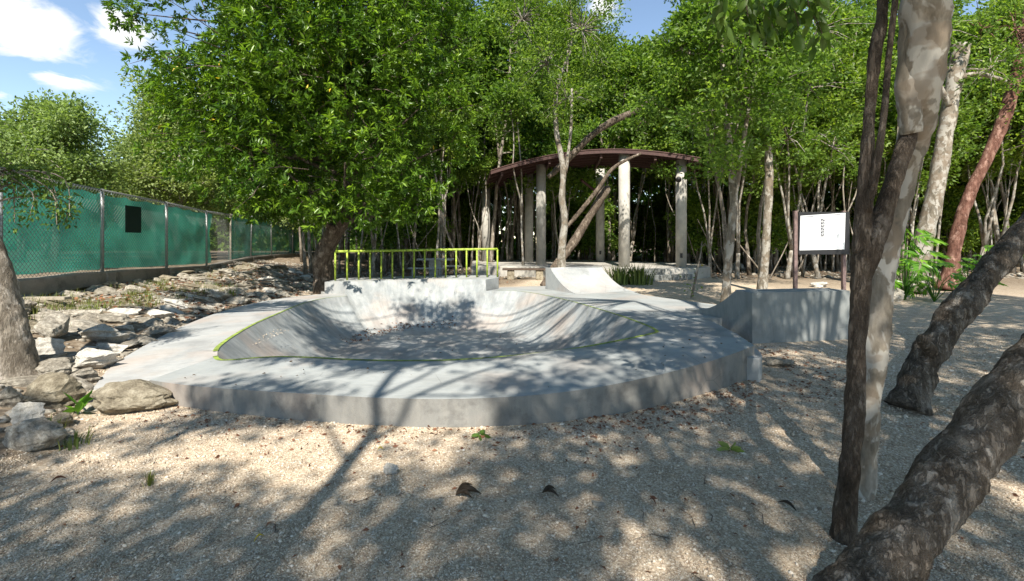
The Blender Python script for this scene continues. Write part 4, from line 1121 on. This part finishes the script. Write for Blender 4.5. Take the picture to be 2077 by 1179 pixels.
near_crown('m2', [(1450,60,11.4,1.3,50),(1520,110,11.2,1.2,50),(1400,110,11.6,1.0,36),(1480,-40,11.5,1.4,50),(1500,200,11.3,.8,22),(1560,40,11.3,1.0,30)], 26, .12, seed=12)
near_crown('m3', [(1560,150,14.4,1.6,55),(1640,180,14.2,1.5,50),(1500,250,14.6,1.2,36),(1600,280,14.4,1.2,36),(1660,60,14.4,1.7,55),(1540,0,14.6,1.8,55),(1690,300,14.6,1.1,26)], 30, .13, seed=13)
near_crown('m4', [(1412,560,13,.12,3),(1405,585,13,.08,2),(1425,500,13.3,.25,5)], 8, .08, seed=14)
near_crown('t4', [(1900,60,14,1.2,36),(2010,140,14.2,1.3,36),(1870,-60,14,1.5,40)], 26, .14, seed=15)
near_crown('t5', [(2060,60,15,1.6,50),(2080,180,15,1.2,30),(1990,60,15,1.2,26)], 26, .14, seed=16)
near_crown('lean1', [(1330,200,17.2,.9,16),(1300,250,17.2,.7,9)], 16, .12, seed=17)
# hanging twigs of the left tree in front of the fence
N_ = NEAR['l1']; rg = random.Random(31); tw = []
for k in range(9):
    a = Q(-60+rg.uniform(-20, 30), 330+rg.uniform(-10, 90), 5.3); b = Q(rg.uniform(20, 135), rg.uniform(350, 410), rg.uniform(5.2, 5.9)); e = b+Vector((rg.uniform(-.05,.15), 0, -rg.uniform(.15,.65)))
    pts = [Vector(p)-N_['base'] for p in spline([a, a.lerp(b, .5)+Vector((0,0,.08)), b, e], 4)]
    N_['mb'].tube(pts, [.012*(1-i/len(pts))+.003 for i in range(len(pts))], 4, cap=False)
    for p, q in zip(pts[3:], pts[2:-1]): tw.append((p, (p-q).normalized()))
me = foliage('hanging_leaves', tw, 13, .12, .055, .5, 5, .9, .4)
link('hanging_leaves', me, 'leaf_canopy', N_['o'])
# twigs hanging in from above near the top right
N_ = NEAR['t1']; tw = []
for k in range(5):
    a = Q(1800, -150, 2.9); b = Q(1480+45*k+rg.uniform(-20,20), -30-rg.uniform(0,30), 2.6); e = Q(1470+50*k, 25+rg.uniform(0,50), 2.6)
    pts = [Vector(p)-N_['base'] for p in spline([a, b, e], 5)]
    N_['mb'].tube(pts, [.007*(1-i/len(pts))+.002 for i in range(len(pts))], 4, cap=False)
    for p, q in zip(pts[6:], pts[5:-1]): tw.append((p, (p-q).normalized()))
link('hanging_leaves', foliage('hanging_leaves', tw, 5, .07, .11, .42, 6, .8, .8, True), 'leaf_canopy', N_['o'])
for k, N_ in NEAR.items():
    N_['mb'].build('trunk', N_['bark'], N_['o'], True)
    if 'crown' in N_: link('crown', N_['crown'], N_.get('cm', 'leaf_canopy'), N_['o'])

# ------------------------------------------------------------------ small plants
def blade_plant(px, py, nb, h, spread, w, mat, name, label, seed, cat='plant', lean=.5, group=None):
    p = hit(px, py); rg = random.Random(seed); o = empty(name, p, label, cat, group); V = []; Fc = []; rn = []
    for k in range(nb):
        az = rg.uniform(0, 2*PI); d = Vector((math.cos(az), math.sin(az), 0)); st = d*rg.uniform(0, spread)*.6; le = rg.uniform(.05, lean); hh = h*rg.uniform(.55, 1.1)
        s = Vector((-d.y, d.x, 0)).lerp(Vector((1,0,0)), .4).normalized(); o0 = len(V); rr_ = rg.random()
        for i in range(5):
            t_ = i/4; c = st+d*(le*hh*t_*t_)+Vector((0,0,hh*t_*(1-.25*le*t_))); ww = w*(1-t_**2.2)*.5+.0008
            V += [c-s*ww, c+s*ww]; rn += [rr_, rr_]
        for i in range(4): Fc.append([o0+2*i, o0+2*i+1, o0+2*i+3, o0+2*i+2])
    link('leaves', np_mesh('leaves', V, Fc, rn), mat, o); return o
GA = 'sword leaved plants before the pavilion'
blade_plant(1255,577,130,.80,.85,.05,'blade','snake_plant','left clump of upright dark sword leaves between small ramp and steps',1,group=GA)
blade_plant(1296,577,130,.80,.85,.05,'blade','snake_plant','right clump of upright dark sword leaves beside the stone steps',2,group=GA)
blade_plant(1238,568,30,.45,.25,.04,'blade','snake_plant','small low clump of sword leaves touching the small quarter pipe',9,group=GA)
blade_plant(1424,560,12,.62,.12,.09,'leaf_yellow','bromeliad','yellow green upright plant right of the stone steps',3)
blade_plant(300,985,40,.09,.05,.004,'grass','grass_tuft','small dry grass tuft alone in the gravel on the left',4)
blade_plant(90,895,50,.20,.22,.012,'grass','grass_tuft','green grass tuft among the lowest left rocks',5)
blade_plant(150,905,36,.12,.2,.01,'grass','grass_tuft','low spreading grass below the brown boulders',15)
blade_plant(70,640,40,.22,.12,.01,'grass','grass_tuft','dry grass tuft beside the left trunk under the fence wall',8)
blade_plant(470,600,30,.25,.2,.015,'grass','grass_tuft','green tuft halfway along the rubble bank',6)
def broad_weed(px, py, n, L, W, mat, label, seed, h=.12, up=.7, name='weed', cat='plant'):
    p = hit(px, py); r = rs(seed); o = empty(name, p, label, cat)
    a = r.uniform(0, 2*PI, n); e = r.uniform(.2, 1.2, n)*up; d = np.stack([np.cos(a)*np.cos(e), np.sin(a)*np.cos(e), np.sin(e)], 1)
    P_ = np.stack([np.zeros(n), np.zeros(n), r.uniform(0, h, n)], 1); ln_ = L*r.uniform(.6, 1.1, n)
    link('leaves', leaf_mesh('leaves', P_, d, ln_, ln_*W, r.uniform(.3, 1, n), seed, .2, True), mat, o)
    m = MB(); m.tube([(0,0,-.02), (0.005,0,h)], .004, 5); m.build('stem', mat, o); return o
broad_weed(158,842,9,.17,.4,'leaf_philo','broad leaved weed growing between the two brown boulders',3,.12,1.1)
broad_weed(290,795,7,.10,.4,'leaf_grey','small pale succulent at the deck corner behind the brown boulder',4,.03,.8)
broad_weed(975,885,9,.11,.42,'leaf_canopy','fresh green fallen leaf spray at the foot of the front wall',5,.02,.25,'leaf_spray','leaves')
broad_weed(1482,915,7,.11,.42,'leaf_grey','dull green fallen leaf spray in the gravel near the right end of the wall',6,.02,.25,'leaf_spray','leaves')
broad_weed(1795,1085,10,.05,.3,'grass','little green weed between the trunk feet',9,.03,.8)
# philodendrons
def philo(px, py, Y, n, h, R, seed, label):
    rg = random.Random(seed); b = Q(px, py, Y); b.z = gh(b.x, b.y); o = empty('philodendron', b, label, 'plant'); m = MB(); P_ = []; D = []; Ls = []
    for k in range(n):
        az = rg.uniform(0, 2*PI); rr = R*rg.uniform(.35, 1); tip = Vector((math.cos(az)*rr, math.sin(az)*rr*.6, h*rg.uniform(.25, 1)))
        m.tube([(0,0,.0), tip*.5+Vector((0,0,.15)), tip], [.014, .01, .006], 4, cap=False)
        ax = Vector((math.cos(az)+rg.uniform(-.4,.4), math.sin(az)-.7, -.35-rg.random()*.5)).normalized(); s_ = ax.cross(Vector((rg.uniform(-.3,.3), -.6, 1))).normalized(); LL = rg.uniform(.35, .55)
        for j in range(8):
            t_ = j/8; q = tip+ax*(LL*t_*.7)
            for sg_ in (-1, 1):
                P_.append(q); D.append((s_*sg_*(1-.4*t_)+ax*(.35+.9*t_)).normalized()); Ls.append(LL*(.62-.3*abs(t_-.25)))
        P_.append(tip+ax*LL*.6); D.append(ax); Ls.append(LL*.5)
    m.build('stems', 'leaf_philo', o); n_ = len(P_)
    link('leaves', leaf_mesh('leaves', np.array(P_), np.array(D), np.array(Ls), np.array(Ls)*.2, rs(seed).uniform(.1, 1, n_), seed, .1, True), 'leaf_philo', o)
philo(1835, 600, 12.8, 26, 2.0, .75, 1, 'lush philodendron with deeply cut leaves left of the pale leaning tree')
philo(1895, 600, 12.5, 12, 1.1, .6, 2, 'lower philodendron with cut leaves at the foot of the pale leaning tree')
philo(1965, 600, 13.6, 10, 1.55, .5, 3, 'small bright philodendron against the red brown trunk')
rock(1812,612,48,34,'rock',3,0,'rounded grey rock below the philodendron',None,.8,name='rock')['group'] = 'loose rocks of the yard'
for px, py, w, h_, lab in ((1668,583,50,14,'flat pale rock on the ground under the notice board'),(1745,590,40,18,'grey rock right of the notice board post'),(1500,548,36,16,'pale rock at the wood edge left of the notice board'),(1560,546,30,16,'pale round rock at the wood edge behind the quarter pipe'),(1455,540,26,12,'bright rock right of the yellow green plant')):
    rock(px,py,w,h_,'rock_white',None,0,lab,'loose rocks of the yard',.5)
rock(790,962,42,22,'rock_white',3,0,'single white pointed stone on the sunlit gravel','loose rocks of the yard',.6,name='stone')
rock(1213,1030,34,12,'rock_white',1,0,'smooth pale flat stone among the shaded gravel','loose rocks of the yard',.35,name='stone')
for px, py, w in ((1585,745,60),(345,820,24),(985,1105,12),(560,1080,14),(430,1100,14),(170,1120,12)):
    rock(px,py,w,w*.35,'rock',None,0,{1585:'white flat stone in the litter right of the deck corner',345:'small dark stone touching the end of the brown boulder',985:'small grey stone at the bottom centre of the gravel',560:'small grey stone on the gravel below the trunk shadow',430:'small grey stone low on the left gravel',170:'small grey stone in the lower left corner'}[px],'loose rocks of the yard',.4,name='stone')

# dead leaves ------------------------------------------------------------
def curled(px, py, n, L, mat, label, seed):
    p = hit(px, py); rg = random.Random(seed); o = empty('dead_leaf', p+Vector((0,0,.004)), label, 'leaf', 'fallen leaves on the gravel'); m = MB()
    a0 = rg.uniform(0, 6)
    for k in range(n):
        az = a0+k*.42; d = Vector((math.cos(az), math.sin(az), 0)); s_ = Vector((-d.y, d.x, 0)); vs = []; ll = L*rg.uniform(.6, .95)
        for i in range(7):
            t_ = i/6; w = L*.16*math.sin(PI*min(1, .08+t_*.9))
            for j in range(5):
                u = j/4*2-1; vs.append(d*(ll*t_)+s_*(u*w*.6)+Vector((0,0,.010+abs(u)**1.5*w*.8+.02*math.sin(PI*t_))))
        m.add(vs, [[i*5+j, i*5+j+1, i*5+j+6, i*5+j+5] for i in range(6) for j in range(4)])
    me = m.build('blade', mat, o, True); return o
for px, py, n, L_, mat, lab in ((925,1010,4,.17,'dead_dark','dark curled dead leaf cluster in the middle foreground gravel'),(1100,1005,3,.13,'dead_dark','dark crumpled dead leaf right of the middle foreground one'),(1330,1028,1,.08,'dead','small brown dead leaf on the right foreground gravel'),(1615,1042,1,.13,'dead_dark','dark dead leaf left of the forked tree foot'),(765,918,1,.07,'leaf_yellow','small yellow leaf on the gravel under the front wall'),(1780,935,1,.11,'dead_dark','dark upright dead leaf right of the mottled trunk'),(515,1105,1,.06,'leaf_yellow','tiny yellow brown leaf at the bottom left gravel'),(135,975,1,.1,'dead','reddish dead leaf at the left edge of the gravel')):
    curled(px, py, n, L_, mat, lab, px)
def litter(name, pts, L0, L1, mat, label, seed, up=.15):
    r = rs(seed); P_ = np.array(pts); n = len(P_); a = r.uniform(0, 2*PI, n); e = r.uniform(-.05, .35, n)*up*3
    d = np.stack([np.cos(a)*np.cos(e), np.sin(a)*np.cos(e), np.sin(e)], 1); ln_ = r.uniform(L0, L1, n)
    tag(link(name, leaf_mesh(name, P_+np.array([0,0,.008]), d, ln_, ln_*.45, r.uniform(0, 1, n), seed, .25), mat), label, 'leaf litter', kind='stuff')
r = rs(12); pts = []
for _ in range(210):            # along the floor's left and back edge in the basin
    u = r.uniform(0, 1)**.8; c = spline([(-3.62,10.15,0),(-3.45,11.0,0),(-3.05,11.8,0),(-2.4,12.15,0),(-1.4,12.25,0)], 8)[int(u*32)]
    x = c[0]+r.normal()*.12*(1.6-u); y = c[1]+r.normal()*.10
    # height on the basin surface
    d = math.hypot(x-cen.x, y-cen.y); az = math.atan2(y-cen.y, x-cen.x)
    rmn = min(rim, key=lambda q: abs((math.atan2(q.y-cen.y, q.x-cen.x)-az+PI) % (2*PI)-PI)); R_ = math.hypot(rmn.x-cen.x, rmn.y-cen.y)
    s = min(1, max(0, (1-d/R_)/.37)); z = ZF+(rmn.z-ZF)*(1-s)**1.75
    pts.append((x, y, z+.01))
for _ in range(16):
    x, y = r.uniform(-3.2, .2), r.uniform(8.5, 11.5); pts.append((x, y, ZF+.006))
litter('leaf_litter', pts, .04, .09, 'dead', 'reddish brown dry leaves swept along the floor edge of the skate bowl', 3, .5)
pts = []
for _ in range(60):
    x, y = r.uniform(-3.5, 3.2), 0; y = float(front_y(x))+r.uniform(.1, 1.0)
    pts.append((x, y, zs(x, y)+.004))
litter('deck_litter', pts, .02, .05, 'dead_dark', 'tiny dark leaf bits scattered on the front deck', 4)
pts = []
for _ in range(1500):
    x = r.uniform(-3.6, 4.5); y = float(front_y(min(x, 2.8)))-abs(r.normal())*.35-.02
    if x > 2.8: y = r.uniform(4.6, 6.9); x = 2.95+abs(r.normal())*.5+(.45 if y > 5.4 else 0)
    elif r.uniform() > .25+.75*(x > .5): continue
    pts.append((x, y, gh(x, y)))
for _ in range(420):
    y = r.uniform(2, 9); x = r.uniform(-1, 1.15)*y
    if (x < 3 and y > front_y(x)) or x < interp(FOOT, y) or (3.1 < x < 5.5 and y > 7.1): continue
    pts.append((x, y, gh(x, y)))
litter('yard_litter', pts, .02, .055, 'dead', 'brown leaf bits and twigs gathered along the foot of the front wall', 5)
pts = []
for _ in range(6000):
    if r.uniform() < .45: y = r.uniform(9, 22); t = r.uniform(0, 1); f = float(interp(FOOT, y)); g = float(interp(FENCE, y)); x = f+(g-f)*t
    else:
        y = r.uniform(17, 34); x = r.uniform(-9, 28)
        if x > 0 and y < 20: continue
    pts.append((x, y, gh(x, y)+.01))
litter('wood_litter', pts, .05, .12, 'dead', 'dry brown leaves over the bank and the floor of the wood', 6)
# twigs on the gravel
m = MB(); rg = random.Random(6)
for _ in range(70):
    y = rg.uniform(2.1, 7); x = rg.uniform(-.9, 1.1)*y
    if (x < 3.2 and y > front_y(x)-.1) or x < interp(FOOT, y) or x > 3 and y > 7: continue
    a = rg.uniform(0, PI); l_ = rg.uniform(.05, .2); z = gh(x, y)+.008
    m.tube([(x, y, z), (x+l_*.5*math.cos(a), y+l_*.5*math.sin(a), z+.008), (x+l_*math.cos(a+.3), y+l_*math.sin(a+.3), z)], [.0025, .002, .0012], 4)
tag(m.build('twigs', 'bark_dark'), 'thin dry twigs scattered over the gravel', 'twigs', kind='stuff')
# grass patch on bank
r = rs(19); V = []; Fc = []; rn = []
for k in range(4200):
    y = r.uniform(8.2, 13.2) if k % 3 else r.uniform(5, 20); t = r.uniform(.35, .85); f = float(interp(FOOT, y)); g = float(interp(FENCE, y)); x = f+(g-f)*t
    if mn.noise(Vector((x*1.2, y*1.2, 4))) < .02: continue
    z = gh(x, y); a = r.uniform(0, 2*PI); hh = r.uniform(.06, .2); o0 = len(V); w = .006; c, s = math.cos(a), math.sin(a)
    V += [(x-w*s, y+w*c, z), (x+w*s, y-w*c, z), (x+hh*.5*c, y+hh*.5*s, z+hh)]; Fc.append([o0, o0+1, o0+2]); rn += [r.uniform(0, .8)]*3
tag(link('bank_grass', np_mesh('bank_grass', V, Fc, rn), 'grass'), 'thin green grass growing between the rocks of the bank', 'grass', kind='stuff')
# plank under the wall
m = MB(); q = hit(75, 612); m.box((0,0,0), (1.05,.16,.05), .1); o = m.build('plank', 'plank', bevel=.005); o.location = (q.x, q.y, q.z+.06); tag(o, 'pale weathered plank lying under the fence wall beside the left trunk', 'plank')

# ------------------------------------------------------------------ light
w = bpy.data.worlds.new('World'); scene.world = w; w.use_nodes = True; t = w.node_tree; t.nodes.clear()
out = t.nodes.new('ShaderNodeOutputWorld'); bg = t.nodes.new('ShaderNodeBackground'); sky = t.nodes.new('ShaderNodeTexSky')
sky.sky_type = 'NISHITA'; sky.sun_disc = False; sky.sun_elevation = SUN_EL; sky.sun_rotation = PI; sky.air_density = 1.0; sky.altitude = 400; sky.dust_density = 0; sky.ozone_density = 3.0
bg.inputs['Strength'].default_value = .13
tc = t.nodes.new('ShaderNodeTexCoord')
def blob(px, py, rad, sx=1.0):
    d = Vector((px-CX, F, HY-py)).normalized()
    s = t.nodes.new('ShaderNodeVectorMath'); s.operation = 'SUBTRACT'; t.links.new(tc.outputs['Generated'], s.inputs[0]); s.inputs[1].default_value = d
    sc_ = t.nodes.new('ShaderNodeVectorMath'); sc_.operation = 'MULTIPLY'; sc_.inputs[1].default_value = (1, 1, sx); t.links.new(s.outputs[0], sc_.inputs[0])
    l = t.nodes.new('ShaderNodeVectorMath'); l.operation = 'LENGTH'; t.links.new(sc_.outputs[0], l.inputs[0])
    m_ = t.nodes.new('ShaderNodeMapRange'); m_.inputs['From Min'].default_value = rad; m_.inputs['From Max'].default_value = 0; t.links.new(l.outputs['Value'], m_.inputs['Value']); return m_.outputs[0]
def M2(op, a, b):
    n_ = t.nodes.new('ShaderNodeMath'); n_.operation = op; n_.use_clamp = False
    for s, v in zip(n_.inputs, (a, b)):
        if hasattr(v, 'is_linked'): t.links.new(v, s)
        else: s.default_value = v
    return n_.outputs[0]
nz = t.nodes.new('ShaderNodeTexNoise'); nz.inputs['Scale'].default_value = 10; nz.inputs['Detail'].default_value = 8; nz.inputs['Roughness'].default_value = .6; nz.inputs['Distortion'].default_value = .4
mp = t.nodes.new('ShaderNodeMapping'); mp.inputs['Scale'].default_value = (1, 1, 2.2); t.links.new(tc.outputs['Generated'], mp.inputs[0]); t.links.new(mp.outputs[0], nz.inputs['Vector'])
b = M2('MAXIMUM', blob(55, 60, .095, 1.5), blob(115, 160, .075, 3.0)); b = M2('MAXIMUM', b, blob(250, 60, .06, 1.2)); b = M2('MAXIMUM', b, blob(-10, 190, .05, 3)); b = M2('MAXIMUM', b, blob(1225, 15, .05, 1)); 
wide = t.nodes.new('ShaderNodeTexNoise'); wide.inputs['Scale'].default_value = 2.4; wide.inputs['Detail'].default_value = 6; t.links.new(mp.outputs[0], wide.inputs['Vector'])
v = M2('MULTIPLY', b, 1.0); v = M2('ADD', v, M2('MULTIPLY', M2('SUBTRACT', nz.outputs['Fac'], .53), 3.4)); v = M2('MULTIPLY', M2('SUBTRACT', v, .18), M2('MULTIPLY', b, 3.0))
rp_ = t.nodes.new('ShaderNodeMapRange'); t.links.new(v, rp_.inputs['Value']); rp_.inputs['From Min'].default_value = 0; rp_.inputs['From Max'].default_value = .75; rp_.clamp = True
mx = t.nodes.new('ShaderNodeMix'); mx.data_type = 'RGBA'; t.links.new(rp_.outputs[0], mx.inputs[0]); t.links.new(sky.outputs[0], mx.inputs[6]); mx.inputs[7].default_value = (4.3, 4.8, 5.4, 1)
tint = t.nodes.new('ShaderNodeMix'); tint.data_type = 'RGBA'; tint.blend_type = 'MULTIPLY'; tint.inputs[0].default_value = 1; tint.inputs[7].default_value = (1.08, .985, .87, 1)
t.links.new(mx.outputs[2], tint.inputs[6]); t.links.new(tint.outputs[2], bg.inputs['Color']); t.links.new(bg.outputs[0], out.inputs['Surface'])
ld = bpy.data.lights.new('sun', 'SUN'); ld.energy = 5.0; ld.angle = math.radians(.6); ld.color = (1, .93, .82)
lo = bpy.data.objects.new('sun', ld); COL.objects.link(lo); lo.rotation_euler = SD.to_track_quat('-Z', 'Y').to_euler()
vs_ = scene.view_settings; vs_.view_transform = 'Standard'; vs_.look = 'None'; vs_.gamma = 1; vs_.exposure = .95; vs_.use_curve_mapping = False
scene.cycles.max_bounces = 6; scene.cycles.diffuse_bounces = 4; scene.cycles.transparent_max_bounces = 12
